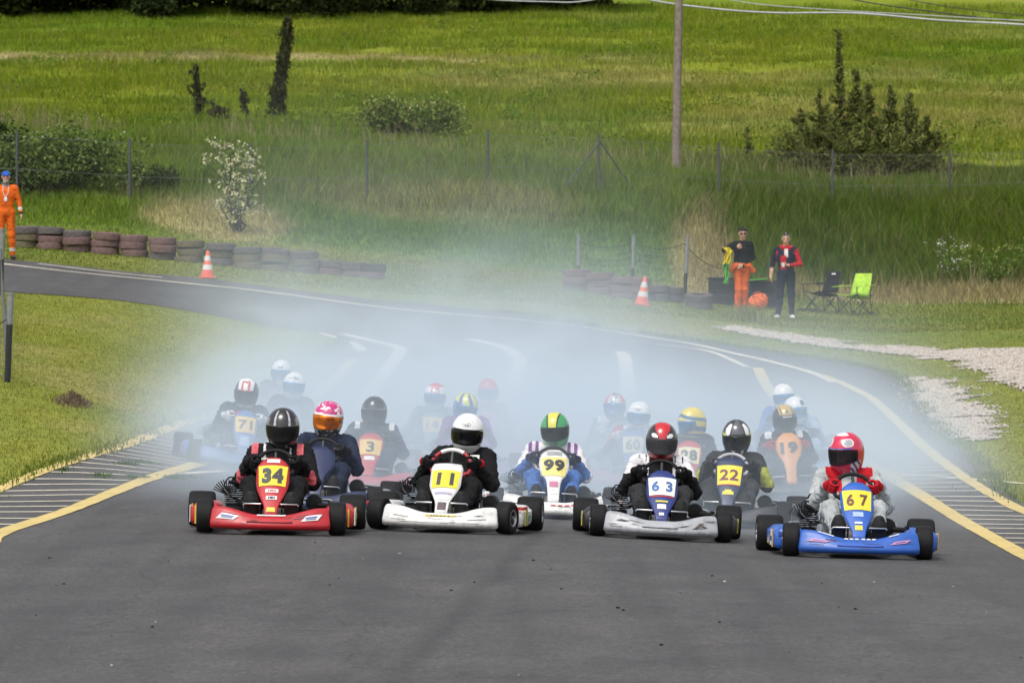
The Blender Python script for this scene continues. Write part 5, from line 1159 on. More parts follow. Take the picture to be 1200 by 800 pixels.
tag(pm, 'standing man in black jumper with orange overall tied at the waist', 'person')
link('hair', hair_mesh(HM, Rm, 1.0, puff=1.1, cut=.05), pm, hc, Matrix(Rm.tolist()).to_euler()); link('glasses', glasses(None, hc), pm, hc, Matrix(Rm.tolist()).to_euler())
P = [cone((.145*math.cos(a), .118*math.sin(a)-.01, .99+.02*math.sin(3*a)), (.145*math.cos(a+.5), .118*math.sin(a+.5)-.01, .99+.02*math.sin(3*a+1.5)), .036+.012*math.sin(5*a), .036+.012*math.sin(5*a+2.5), 0, .02) for a in np.arange(0, 6.28, .5)]
P += [cone((-.12, -.13, 1.0), (-.23, -.12, .90), .05, .045, 0, .03), cone((.15, -.06, .99), (.235, -.02, .88), .055, .05, 0, .03)]
V, Q, C, Gr = sdf(P, .009, .006); link('tied_sleeves', np_mesh('tied_sleeves', V, Q, [ORG]), pm)
# the flags under his arm
def flag(name, pts, wd, m, lab, off):
    n = 26; V = []; A = spline(pts, 6)
    for p_ in A:
        for j in range(n): t = j/(n-1); V.append((p_[0]+wd*(t-.5)+.012*math.sin(9*p_[2]*4+6*t), p_[1]+.035*math.sin(t*15+p_[2]*9), p_[2]))
    k = len(A); b = np.array([i*n+j for i in range(k-1) for j in range(n-1)]); o = link(name, np_mesh(name, V, np.stack([b, b+1, b+n+1, b+n], 1), [m])); sm = o.modifiers.new('thick', 'SOLIDIFY'); sm.thickness = .006; o.location = off
    return tag(o, lab, 'flag')
flag('yellow_flag', [(-.32, -.22, 1.36), (-.27, -.24, 1.28), (-.29, -.23, 1.18), (-.32, -.22, 1.02)], .13, cloth('flag_yellow', (.68, .55, .02)), 'bunched yellow flag held under the arm of the man in black jumper', pm.location)
flag('green_flag', [(-.31, -.16, 1.08), (-.33, -.16, .95), (-.30, -.16, .8), (-.33, -.16, .62)], .10, cloth('flag_green', (.10, .42, .06)), 'green flag hanging down beside the orange overall', pm.location)
# the person in the navy vest
arms = [((-.20, .01, 1.40), (-.275, .03, 1.13), (-.31, -.06, .89), (-.1, -.25, -1), (1, 0, 0), -1, .5, G_UARM, G_FARM), ((.20, .01, 1.40), (.29, .0, 1.13), (.07, -.22, 1.10), (-1, -.15, .1), (0, -.1, 1), 1, .9, G_UARM, G_FARM)]
V, Q, C, Gr, hc, Rm, L = standing('vest', [(-.09, 0, .90), (.09, 0, .90)], [(-.12, -.02, .49), (.11, -.01, .49)], [(-.16, .0, .09), (.12, .02, .09)], [(-.215, -.15, .042), (.14, -.16, .042)], arms, yaw=-4, pitch=5, girth=1.1, bulk=1.12, shz=1.43)
Gr = Gr.copy(); A = np.abs(C[:, 0]); ft = C[:, 1] < -.05
Gr[(Gr == G_TORSO) & (A > .235)] = G_UARM
Gr[(Gr == G_TORSO) & ft & (C[:, 0] > -.115) & (C[:, 0] < -.0) & (C[:, 2] < 1.30)] = G_PATCH
Gr[(Gr == G_TORSO) & ft & (A < .04) & (C[:, 2] > 1.27)] = G_VEST; Gr[(Gr == G_TORSO) & (A < .09) & (C[:, 2] > 1.42)] = G_PATCH
Gr[(Gr == G_FARM) & (C[:, 0] < -.2) & (C[:, 2] < 1.06)] = G_SKIN; Gr[(Gr == G_UARM) & (C[:, 0] < -.2) & (C[:, 2] > 1.1)] = G_TORSO; Gr[(Gr == G_FARM) & (C[:, 0] < -.2)] = G_TORSO
pw = link('person', np_mesh('person', V, Q, [NVV, RD, RD, NVY, SKN, RD, WSH, RD, mat('pale_shirt', (.6, .5, .5), .8), EYE, BK], Gr)); pw.location = on(921, 374)
tag(pw, 'standing person in navy vest over red hooded top, holding a white cup', 'person')
link('hair', hair_mesh(HG, Rm, 1.0, puff=1.0, cut=.055), pw, hc, Matrix(Rm.tolist()).to_euler())
g = link('sunglasses', glasses(None, hc), pw, hc+Rm@np.array((0, .03, .10)), Matrix(Rm.tolist()).to_euler())
P = [cone((.10*math.cos(a), .085*math.sin(a)+.01, 1.475+.02*math.sin(a)), (.10*math.cos(a+.5), .085*math.sin(a+.5)+.01, 1.475+.02*math.sin(a+.5)), .036, None, 0, .02) for a in np.arange(-.9, 4.0, .5)]
V, Q, C, Gr = sdf(P, .009, .004); link('hood', np_mesh('hood', V, Q, [RD]), pw)
bm = bmesh.new(); b_lathe(bm, [(.0, 0), (.028, 0), (.038, .085), (.034, .085), (.026, .01), (0, .01)], (0, 0, 0), 'Z', 18); o = link('cup', bm_mesh('cup', bm, WSH, 40)); o.location = pw.location+Vector((-.065, -.285, 1.07)); o.rotation_euler = (R(-8), R(-12), 0); tag(o, 'small white cup held in front of the navy vest', 'cup')
# the marshal at the left edge
arms = [((-.19, .0, 1.41), (-.265, .03, 1.14), (-.27, -.07, .90), (0, -.25, -1), (1, 0, 0), -1, .5, G_UARM, G_FARM), ((.19, .0, 1.41), (.265, .02, 1.14), (.305, -.09, .91), (.1, -.25, -1), (-1, 0, 0), 1, .5, G_UARM, G_FARM)]
V, Q, C, Gr, hc, Rm, L = standing('marshal', [(-.09, 0, .90), (.09, 0, .90)], [(-.11, -.01, .49), (.11, -.01, .49)], [(-.12, .02, .09), (.13, .02, .09)], [(-.15, -.15, .042), (.17, -.15, .042)], arms, girth=1.1, bulk=1.1, yaw=0, pitch=5)
Gr = Gr.copy(); Gr[(Gr == G_LEG) & (np.abs(C[:, 2]-.20) < .035)] = G_PATCH; Gr[(Gr == G_FARM) & (np.abs(C[:, 2]-1.02) < .03)] = G_PATCH; Gr[(Gr == G_SKIN) & (C[:, 2] < 1.56) & (C[:, 2] > 1.3)] = G_COLLAR
Gr[(Gr == G_FARM) & (C[:, 2] < .95)] = G_HAIR
pl = link('person', np_mesh('person', V, Q, [ORG, ORG, ORG, ORG, SKN, cloth('grey_scarf', (.2, .2, .2)), mat('work_boots', (.05, .045, .04), .8), mat('reflective_tape', (.5, .5, .48), .4), BK, EYE, BK], Gr)); pl.location = on(7, 304); pl.rotation_euler = (0, 0, R(3))
tag(pl, 'marshal standing in full orange overall and blue cap at the track edge', 'person')
P = [ell((0, .012, .045), (.090, .108, .078), 0, .02), cone((-.045, -.10, .052), (.045, -.10, .052), .014, None, 0, .02), cone((-.035, -.145, .040), (.035, -.145, .040), .009, None, 0, .02)]
V, Q, C, Gr = sdf(P, .007); keep = C[:, 2] > .030; link('cap', np_mesh('cap', V, Q[keep], [cloth('cap_blue', (.03, .10, .40))]), pl, hc, Matrix(Rm.tolist()).to_euler())
P = [ell((0, -.045, -.085), (.055, .055, .045), 0, .02)]; V, Q, C, Gr = sdf(P, .007, .003); link('beard', np_mesh('beard', V, Q[(C[:, 2] < -.06)], [mat('grey_beard', (.35, .33, .31), .9)]), pl, hc, Matrix(Rm.tolist()).to_euler())
bm = bmesh.new(); b_tube(bm, [(-.06, -.075, 1.45), (-.05, -.13, 1.33), (.0, -.145, 1.24)], .005, 5); b_tube(bm, [(.06, -.075, 1.45), (.05, -.13, 1.33), (.0, -.145, 1.24)], .005, 5); b_box(bm, (0, -.150, 1.20), (.06, .008, .08), (R(5), 0, 0), .002); link('lanyard', bm_mesh('lanyard', bm, WHT), pl)
# sponsor patches on chests, visor strips, more stickers and rubber scuffs on the bodywork
def body_patch(s, name, x, z, w, h_, m):
    """a sewn badge following the chest"""
    p = s['drv_obj']; dep = None; me = p.data; n = len(me.vertices); A = np.empty(n*3); me.vertices.foreach_get('co', A); A = A.reshape(-1, 3)
    V = []
    for i in range(5):
        for j in range(4):
            px, pz = x+w*(i/4-.5), z+h_*(j/3-.5); k = np.where(np.hypot(A[:, 0]-px, A[:, 2]-pz) < .016)[0]
            y = A[k, 1].min() if len(k) else .3
            V.append((px, y-.004, pz))
    V = np.array(V); V[:, 1] = V[:, 1]*.5+.5*V[:, 1].min(); b = np.array([i*4+j for i in range(4) for j in range(3)]); link(name, np_mesh(name, V, np.stack([b, b+4, b+5, b+1], 1), [m]), p)
PST = [mat('sticker_%s' % n, v, .5, 0, .1) for n, v in dict(a=(.6, .58, .55), b=(.5, .05, .05), c=(.05, .12, .4), d=(.6, .5, .06), e=(.06, .06, .07), g=(.05, .3, .12)).items()]
for s in KARTS:
    if s['Y'] > 50: continue
    f = s['fairing']
    for q in range(9):
        x0 = rng.uniform(-.42, .38); t0 = rng.uniform(.0, .85); nose_patch('scuff', x0, x0+rng.uniform(.02, .12), t0, t0+rng.uniform(.02, .07), mat('scuff_mark', (.10, .09, .085), .8, 0, .4, 40), f, rng.normal(0, .04), .0032)
    for o in s['kart'].children:
        if o.name.startswith('side_pod'):
            for q in range(5):
                y = rng.uniform(-.32, .2); z = rng.uniform(.09, .17); bm = bmesh.new(); b_box(bm, (.6365, y, z), (.004, rng.uniform(.04, .11), rng.uniform(.02, .05))); link('sticker', bm_mesh('sticker', bm, PST[rng.integers(0, 6)]), o)
for pid, L in {'11': [(.165, .585, .075, .045, WHT)], '34': [(-.10, .55, .05, .02, WHT)], '5': [(.13, .53, .05, .02, GO)], '3': [(.12, .53, .05, .05, PB)], '22': [(-.12, .55, .06, .03, WHT), (.12, .55, .05, .03, YG)], '67': [(.0, .53, .05, .02, RD)], '28': [(.14, .55, .06, .03, WHT)]}.items():
    KD[pid]['drv_obj'] = [o for o in bpy.data.objects if o.get('label') == KD[pid]['drv']['label']][0]
    for q in L: body_patch(KD[pid], 'badge', *q)
# the white grip section on top of the red steering wheel of kart 11
sw = [o for o in KD['11']['kart'].children if o.name.startswith('steering_wheel')][0]
bm = bmesh.new(); b_tube(bm, [(.16*math.sin(t), .16*math.cos(t), 0) for t in np.linspace(-.62, .62, 14)], .0172, 10); link('grip_patch', bm_mesh('grip_patch', bm, WHT, 60), sw)
# ------------------------------------------------------------------ tyre walls
def old_tyre(colr, n):
    def f():
        bm = bmesh.new(); r = .297
        b_lathe(bm, [(.165, .012), (.20, .0), (.262, .003), (r*.985, .014), (r, .034), (r, .141), (r*.985, .161), (.262, .172), (.20, .175), (.165, .163), (.175, .135), (.22, .12), (.22, .055), (.175, .04)], n=40, axis='Z')
        bmesh.ops.bevel(bm, geom=[], offset=0) if False else None
        return bm_mesh('tyre', bm, colr, 50)
    return cached(('old', colr.name), f)
TP = [mat('tyre_pink_paint', (.155, .098, .094), .85, 0, .35, 14, .4, 30, 0, .45, (.05, .045, .045)), mat('tyre_olive_paint', (.135, .115, .07), .85, 0, .35, 14, .4, 30, 0, .45, (.05, .045, .045)), mat('tyre_grey_paint', (.115, .10, .098), .85, 0, .35, 14, .4, 30, 0, .4, (.05, .045, .045)), mat('tyre_bare', (.045, .04, .04), .8, 0, .35, 14, .4, 30)]
ORDN = ['first', 'second', 'third', 'fourth', 'fifth', 'sixth', 'seventh', 'eighth', 'ninth', 'tenth', 'eleventh', 'twelfth', 'thirteenth', 'fourteenth', 'fifteenth']
def tyre_stack(px, Y, cols, where, group):
    b = on(px, Y); n = len(cols); lev = {1: ['only'], 2: ['lower', 'upper'], 3: ['bottom', 'middle', 'top']}[n]
    for i, c in enumerate(cols):
        o = link('tyre', old_tyre(TP[c], 0)); o.location = b+Vector((rng.normal(0, .022), rng.normal(0, .03), -.03+.155*i)); o.rotation_euler = (rng.normal(0, .04), rng.normal(0, .045), rng.uniform(0, 6)); o.scale = (rng.uniform(.95, 1.05),)*2+(rng.uniform(.86, .95),)
        tag(o, lev[i]+' tyre of '+where, 'tyre', group)
WALL = [(32,290,[1,1,2]),(60,292,[0,0,2]),(92,294.5,[0,0,2]),(124,297.5,[0,0,0]),(157,300,[0,0,0]),(190,303.5,[2,0,0]),(223,306.5,[1,1,1]),(257,310,[2,1,2]),(290,314,[1,1,2]),(323,316.5,[1,1,2]),(357,319,[2,1,2]),(391,321.5,[0,2]),(414,323.5,[0,2]),(436,325.5,[0,3])]
for i, (px, Y, c) in enumerate(WALL):
    tyre_stack(px, Y, c, ('the %s stack from the marshal' % ORDN[i]) if i < 13 else 'the last stack of the left wall', 'painted tyres of the left wall')
WALL2 = [(676,340,[0,0,0]),(703,344,[0,0,0]),(733,349,[0,0,0]),(748,350.5,[0,0,0]),(768,351.5,[2,2]),(786,353,[2,2]),(819,361,[2,2])]
for i, (px, Y, c) in enumerate(WALL2):
    tyre_stack(px, Y, c, 'the %s stack of the short wall, counted from the smoke' % ORDN[i] if i < 6 else 'the nearest stack before the black crates', 'tyres of the short wall')
# ------------------------------------------------------------------ cones
def cone_thing(px, Y, h, lab, tilt=0):
    o = empty('traffic_cone', on(px, Y)); o.rotation_euler = (0, R(tilt), 0); tag(o, lab, 'traffic cone', 'traffic cones')
    def f():
        bm = bmesh.new(); b_lathe(bm, [(.12, .02), (.022, .97), (.015, .98), (0, .98)], (0, 0, 0), 'Z', 24); return bm_mesh('cone', bm, mat('cone_orange', (.68, .09, .03), .5, 0, .1, 8, 0, 60, 0, .2, (.2, .1, .08)), 40)
    c = link('cone', cached('cone', f), o); c.scale = (h*2.0, h*2.0, h)
    def g():
        bm = bmesh.new(); b_box(bm, (0, 0, .018), (.34, .34, .036), None, .012); return bm_mesh('base', bm, mat('cone_orange', (.68, .09, .03), .5), 40)
    link('base', cached('conebase', g), o)
    def b_():
        bm = bmesh.new()
        for z0, z1 in ((.30, .48), (.62, .80)):
            rr = lambda z: .12-(z-.02)*(.098/.95)+.003
            b_lathe(bm, [(rr(z0)-.006, z0), (rr(z0), z0), (rr(z1), z1), (rr(z1)-.006, z1)], (0, 0, 0), 'Z', 24)
        return bm_mesh('band', bm, mat('cone_white', (.62, .60, .58), .5, 0, .1), 40)
    c2 = link('reflective_band', cached('coneband', b_), o); c2.scale = (h*2.0, h*2.0, h)
cone_thing(243, 326, .56, 'orange cone on the grass strip before the left tyre wall', 1)
cone_thing(752, 358, .6, 'orange and white cone leaning before the short tyre wall', 7)
# ------------------------------------------------------------------ fences
m_post = mat('fence_post', (.075, .08, .085), .7, .2, .25, 20); m_wire = mat('fence_wire', (.16, .165, .165), .6, .3, .1)
def prisms(segs, r):
    """many thin three-sided wires as one mesh"""
    A = np.array([s[0] for s in segs]); B = np.array([s[1] for s in segs]); d = B-A; d /= np.linalg.norm(d, axis=1)[:, None]
    u = np.cross(d, np.tile((0.03, 1, .02), (len(d), 1))); u /= np.linalg.norm(u, axis=1)[:, None]; v = np.cross(d, u); V = np.empty((len(A), 6, 3))
    for k in range(3):
        o = (u*math.cos(2.094*k)+v*math.sin(2.094*k))*r; V[:, k] = A+o; V[:, 3+k] = B+o
    f = np.array([[0,1,4,3],[1,2,5,4],[2,0,3,5]]); return V.reshape(-1, 3), (f[None]+6*np.arange(len(A))[:, None, None]).reshape(-1, 4)
def chain_link(root, P, h, cell, r):
    segs = []
    for p, q in zip(P[:-1], P[1:]):
        p, q = np.array(p), np.array(q); n = int(np.linalg.norm((q-p)[:2])/cell); rows = int(h/cell)
        f = lambda s, t: p+(q-p)*s+np.array([0, 0, t])
        for i in range(-rows, n):
            for sg in (1, -1):
                i0, j0, i1, j1 = (i, 0, i+rows, rows) if sg > 0 else (i+rows, 0, i, rows)
                # clip to the panel
                def cl(ia, ja, ib, jb):
                    if ia < 0: t = (0-ia)/(ib-ia); ia, ja = 0, ja+t*(jb-ja)
                    if ib > n: t = (n-ia)/(ib-ia); ib, jb = n, ja+t*(jb-ja)
                    return ia, ja, ib, jb
                a, b, c, d = cl(i0, j0, i1, j1) if sg > 0 else cl(i1, j1, i0, j0)
                if c-a > .2: segs.append((f(a/n, b*cell+.04), f(c/n, d*cell+.04)))
    V, F = prisms(segs, r); link('wire_mesh', np_mesh('wire_mesh', V, F, [m_wire], smooth=False), root)
    bm = bmesh.new()
    for t in (.05, h*.5, h): b_tube(bm, [Vector(p)+Vector((0, 0, t)) for p in P], .004, 4)
    link('line_wire', bm_mesh('line_wire', bm, m_wire), root)
FP = [(-130,118.5),(20,118.5),(152,118.5),(292,119.6),(430,121.5),(570,123.5),(703,124.5),(843,125.5),(975,126.5),(1113,127.5),(1260,128.5)]
root = empty('chain_link_fence', at(FP[0][0], FP[0][1])); tag(root, 'chain-link fence on thin dark posts along the top of the bank', 'fence'); o0 = root.location.copy()
PP = [at(*p)-o0 for p in FP]
for p, (px, Y) in zip(PP, FP):
    bm = bmesh.new(); b_tube(bm, [p+Vector((0, 0, -.3)), p+Vector((rng.normal(0, .02), 0, 1.62))], .030, 8); link('post', bm_mesh('post', bm, m_post), root)
for s in (-1, 1):
    bm = bmesh.new(); q = PP[6]; e = at(703+s*48, 124.5+s*.3)-o0; b_tube(bm, [q+Vector((0, 0, 1.45)), e+Vector((0, 0, .05))], .02, 6); link('brace', bm_mesh('brace', bm, m_post), root)
chain_link(root, [tuple(p) for p in PP], 1.5, .09, .0008)
# short netting fence with white-topped posts behind the right tyre wall
m_pw = mat('post_white', (.20, .21, .22), .7, 0, .15, 12); m_pb = mat('post_black', (.018, .018, .02), .5, 0, .2)
def topped_post(root, p, h, split, lean=(0, 0), r=.036):
    bm = bmesh.new(); t = Vector((lean[0], lean[1], 0)); b_tube(bm, [p+Vector((0, 0, -.2)), p+t*split+Vector((0, 0, h*split))], r, 12); o = link('post', bm_mesh('post', bm, m_pb, 50), root)
    bm = bmesh.new(); b_tube(bm, [p+t*split+Vector((0, 0, h*split)), p+t+Vector((0, 0, h))], r*.98, 12); b_tube(bm, [p+t+Vector((0, 0, h)), p+t*1.02+Vector((0, 0, h+.035))], r*1.15, 12); link('white_sleeve', bm_mesh('white_sleeve', bm, m_pw, 50), o)
def netting(root, tops, h0, sag, cell=.11, r=.0035):
    segs = []; bmr = bmesh.new()
    for (p, a), (q, b) in zip(tops[:-1], tops[1:]):
        L = (q-p).length; n = max(int(L/cell), 2); top = []
        for i in range(n+1):
            t = i/n; z = a+(b-a)*t-sag*4*t*(1-t); g = p+(q-p)*t; top.append(g+Vector((0, 0, z)))
            segs.append((tuple(g+Vector((0, 0, .04))), tuple(top[-1])))
        for k in range(1, 8):
            for i in range(n): u = top[i]; v = top[i+1]; zz = k/8; segs.append(((u.x, u.y, (p+(q-p)*(i/n)).z*(1-zz)+u.z*zz), (v.x, v.y, (p+(q-p)*((i+1)/n)).z*(1-zz)+v.z*zz)))
        b_tube(bmr, top, .008, 6)
    V, F = prisms(segs, r); link('netting', np_mesh('netting', V, F, [m_wire], smooth=False), root); link('top_rope', bm_mesh('top_rope', bmr, mat('rope', (.05, .05, .05), .9)), root)
root = empty('netting_fence', at(677, 109)); tag(root, 'low netting fence on black posts with pale tops behind the short tyre wall', 'fence'); o0 = root.location.copy(); tops = []
for px, Y, h, ln in [(677,109,1.08,.02),(741,108.9,1.16,.03),(802,108.6,1.30,.07)]:
    p = at(px, Y)-o0; topped_post(root, p, h, .42, (ln, 0)); tops.append((p, h*.9))
p = at(849, 110)-o0; bm = bmesh.new(); b_tube(bm, [p, p+Vector((0, 0, 1.35))], .014, 6); link('iron_stake', bm_mesh('iron_stake', bm, mat('rusty_iron', (.10, .035, .02), .8)), root); tops.append((p, .72))
netting(root, tops, 0, .13)
# netting fence at the left edge
root = empty('netting_fence', at(8, 67)); tag(root, 'netting fence on black posts with white caps at the left edge of the lawn', 'fence'); o0 = root.location.copy(); tops = []
for px, Y, h, ln in [(8,66.5,1.12,.05),(1,92,1.15,.03),(-60,64.5,1.12,0)]:
    p = at(px, Y)-o0
    topped_post(root, p, h, .66 if Y < 80 else .55, (ln, 0), .042); tops.append((p, h*.72))
netting(root, [tops[2], tops[0]], 0, .12); netting(root, [tops[0], tops[1]], 0, .12)
# ------------------------------------------------------------------ pole and cables
b = Vector(hit(792, 206)); o = empty('utility_pole', b); tag(o, 'weathered wooden utility pole standing at the top of the bank', 'utility pole')
bm = bmesh.new(); PH = 7.0; b_tube(bm, [(0, 0, -.5), (.04, 0, PH*.35), (.09, 0, PH*.7), (.12, 0, PH)], [.118, .108, .1, .092], 14); b_lathe(bm, [(.0, PH-.0), (.085, PH), (.03, PH+.05), (0, PH+.06)], (.12, 0, 0), 'Z', 12)
link('shaft', bm_mesh('shaft', bm, mat('old_wood', (.215, .175, .15), .9, 0, .3, 9, .5, 25), 40), o)
bm = bmesh.new(); b_box(bm, (.12, -.11, PH-.45), (1.3, .08, .09), None, .01); link('crossarm', bm_mesh('crossarm', bm, mat('old_wood', (.2, .17, .14), .9), 40), o)
for x in (-.45, 0, .45):
    bm = bmesh.new(); b_lathe(bm, [(.0, 0), (.03, 0), (.045, .03), (.03, .05), (.045, .07), (.02, .11), (0, .11)], (.12+x, -.11, PH-.4), 'Z', 12); link('insulator', bm_mesh('insulator', bm, mat('porcelain', (.5, .5, .48), .3), 40), o)
def cable(pts, r, m, lab):
    P = [Vector(((px-PXC)/FPX*Y, Y, HC-(py-PYH)/FPX*Y)) for px, py, Y in pts]; bm = bmesh.new(); b_tube(bm, spline([tuple(p) for p in P], 12), r, 8)
    tag(link('overhead_cable', bm_mesh('overhead_cable', bm, m, 60)), lab, 'cable', 'overhead cables')
MCW = mat('cable_pale', (.42, .42, .42), .6); MCD = mat('cable_dark', (.05, .05, .05), .6)
cable([(300,-42,138.3),(480,-12,138.3),(565,-1,138.3),(640,2.5,138.3),(690,1,138.3),(793,-20,138.3)], .018, MCW, 'pale cable touching the top edge left of the pole')
cable([(700,-18,138.2),(760,0,138.2),(830,10,138.2),(905,15.5,138.2),(1004,16,138.2),(1100,24,137.5),(1200,29.5,137),(1400,42,136)], .026, MCW, 'thick pale cable sagging across the hill right of the pole')
cable([(740,-30,138.4),(860,1,138.4),(960,11,138.4),(1080,18,138),(1200,24.5,137.5),(1400,30,136.5)], .013, MCW, 'thin pale cable just above the thick sagging one')
cable([(880,-24,138.4),(1010,2,138.4),(1100,15,138),(1200,27,137.5),(1400,48,136.5)], .016, MCD, 'dark cable slanting down to the upper right corner')
cable([(930,-30,139),(1080,3,138.6),(1200,19,138),(1400,40,137)], .011, MCD, 'thin dark cable above the slanting dark one')
# ------------------------------------------------------------------ crates, bag, chairs
m_cr = mat('black_crate', (.013, .014, .016), .55, 0, .3, 10, .2, 30, 0, .25, (.05, .05, .05))
def crate(px, Y, w, d, h, lab, z=0, rot=0, g='black crates behind the standing people'):
    o = empty('storage_crate', on(px, Y)+Vector((0, 0, z)), (0, 0, R(rot))); tag(o, lab, 'crate', g)
    bm = bmesh.new(); b_box(bm, (0, 0, h/2-.02), (w, d, h-.04), None, .015)
    for x in np.linspace(-w/2+.06, w/2-.06, max(int(w/.22), 2)): b_box(bm, (x, -d/2-.006, h/2-.04), (.035, .014, h*.75), None, .004)
    link('body', bm_mesh('body', bm, m_cr, 40), o); bm = bmesh.new(); b_box(bm, (0, 0, h-.018), (w+.03, d+.03, .045), None, .012); link('lid', bm_mesh('lid', bm, m_cr, 40), o)
crate(848, 357, .60, .5, .30, 'lower black crate left of the orange-trousered man'); crate(848, 357, .62, .5, .27, 'upper black crate left of the orange-trousered man', .302)
crate(894, 360, .66, .5, .30, 'lower black crate between the two standing people'); crate(895, 360, .64, .5, .26, 'upper black crate between the two standing people', .302)
bm = bmesh.new(); b_box(bm, (0, 0, .0), (.36, .28, .014), (0, R(-6), R(8)), .004); o = link('folded_cloth', bm_mesh('folded_cloth', bm, cloth('flag_green', (.10, .42, .06)))); o.location = on(888, 360)+Vector((0, -.06, .592)); tag(o, 'folded green cloth lying on the upper black crate', 'cloth')
P = [ell((0, 0, .16), (.185, .14, .17), 0, .05), ell((-.08, 0, .13), (.13, .14, .14), 0, .05), ell((.10, -.02, .20), (.11, .11, .14), 0, .05)]; V, Q, C, Gr = sdf(P, .012, .008)
o = empty('bag', on(888, 363)); tag(o, 'orange holdall lying on the grass between the two standing people', 'bag'); link('bag_body', np_mesh('bag_body', V, Q, [cloth('bag_orange', (.68, .16, .05))]), o)
bm = bmesh.new(); b_tube(bm, spline([(-.12, -.11, .25), (-.07, -.13, .35), (.05, -.13, .36), (.11, -.11, .28)], 6), .012, 6); link('strap', bm_mesh('strap', bm, cloth('bag_strap', (.5, .1, .03))), o)
bm = bmesh.new(); b_box(bm, (0, 0, .03), (.42, .3, .05), None, .012); b_box(bm, (0, 0, .056), (.36, .24, .012), None, .004); o = link('tray', bm_mesh('tray', bm, m_cr)); o.location = on(946, 365); tag(o, 'flat black tray on the grass beside the black folding chair', 'tray')
def camp_chair(px, Y, rot, cm, lab, fm, logo=False):
    o = empty('camping_chair', on(px, Y), (0, 0, R(rot))); tag(o, lab, 'folding chair', 'folding chairs by the track'); w, d = .27, .24
    V = []; n = 8
    for i in range(n+1):
        for j in range(n+1): x = -1+2*i/n; y = -1+2*j/n; V.append((x*w*.95, y*d, .42-.06*(1-x*x)*(1-.3*y*y)+(-.04*y)))
    b = np.array([i*9+j for i in range(8) for j in range(8)]); F = np.stack([b, b+9, b+10, b+1], 1)
    q = link('seat', np_mesh('seat', V, F, [cm]), o); q.modifiers.new('thick', 'SOLIDIFY').thickness = .012
    V = []
    for i in range(n+1):
        for j in range(n+1): x = -1+2*i/n; t = j/n; V.append((x*w*(.95-.12*t), d*.85+.16*t+.035*(1-x*x), .42+.46*t))
    q = link('backrest', np_mesh('backrest', V, F, [cm]), o); q.modifiers.new('thick', 'SOLIDIFY').thickness = .012
    if logo:
        bm = bmesh.new(); b_box(bm, (0, d*.85+.13, .82), (.14, .006, .03), (R(-18), 0, 0)); link('label_patch', bm_mesh('label_patch', bm, WHT), q)
    def leg(p, r): bm = bmesh.new(); b_tube(bm, p, .0105, 8); link('leg', bm_mesh('leg', bm, fm, 50), o)
    leg([(-w, -d, .42), (w, -d, .01)], 0); leg([(w, -d-.024, .42), (-w, -d-.024, .01)], 0); leg([(-w, d, .42), (w, d, .01)], 0); leg([(w, d+.024, .42), (-w, d+.024, .01)], 0)
    for sx in (-1, 1):
        leg([(sx*(w+.024), -d, .42), (sx*(w+.024), d, .01)], 0); leg([(sx*(w+.048), d, .42), (sx*(w+.048), -d, .01)], 0)
        bm = bmesh.new(); b_tube(bm, [(sx*w, d+.05, .01), (sx*w, d*.85+.02, .42), (sx*w*.86, d*.85+.17, .90)], .0105, 8); link('back_post', bm_mesh('back_post', bm, fm, 50), o)
        bm = bmesh.new(); b_tube(bm, [(sx*(w+.02), -d, .40), (sx*(w+.03), -d-.02, .60)], .0105, 8); link('arm_post', bm_mesh('arm_post', bm, fm, 50), o)
        bm = bmesh.new(); b_box(bm, (sx*(w+.03), 0, .612), (.07, d*2+.16, .014), (R(3), 0, 0), .005); link('armrest', bm_mesh('armrest', bm, cm, 40), o)
camp_chair(962, 366, -58, cloth('chair_black', (.016, .016, .018)), 'black folding camp chair turned towards the standing people', m_pb, True)
camp_chair(1000, 369, -42, cloth('chair_green', (.36, .56, .06)), 'lime green folding camp chair, the outer of the pair', m_pb)
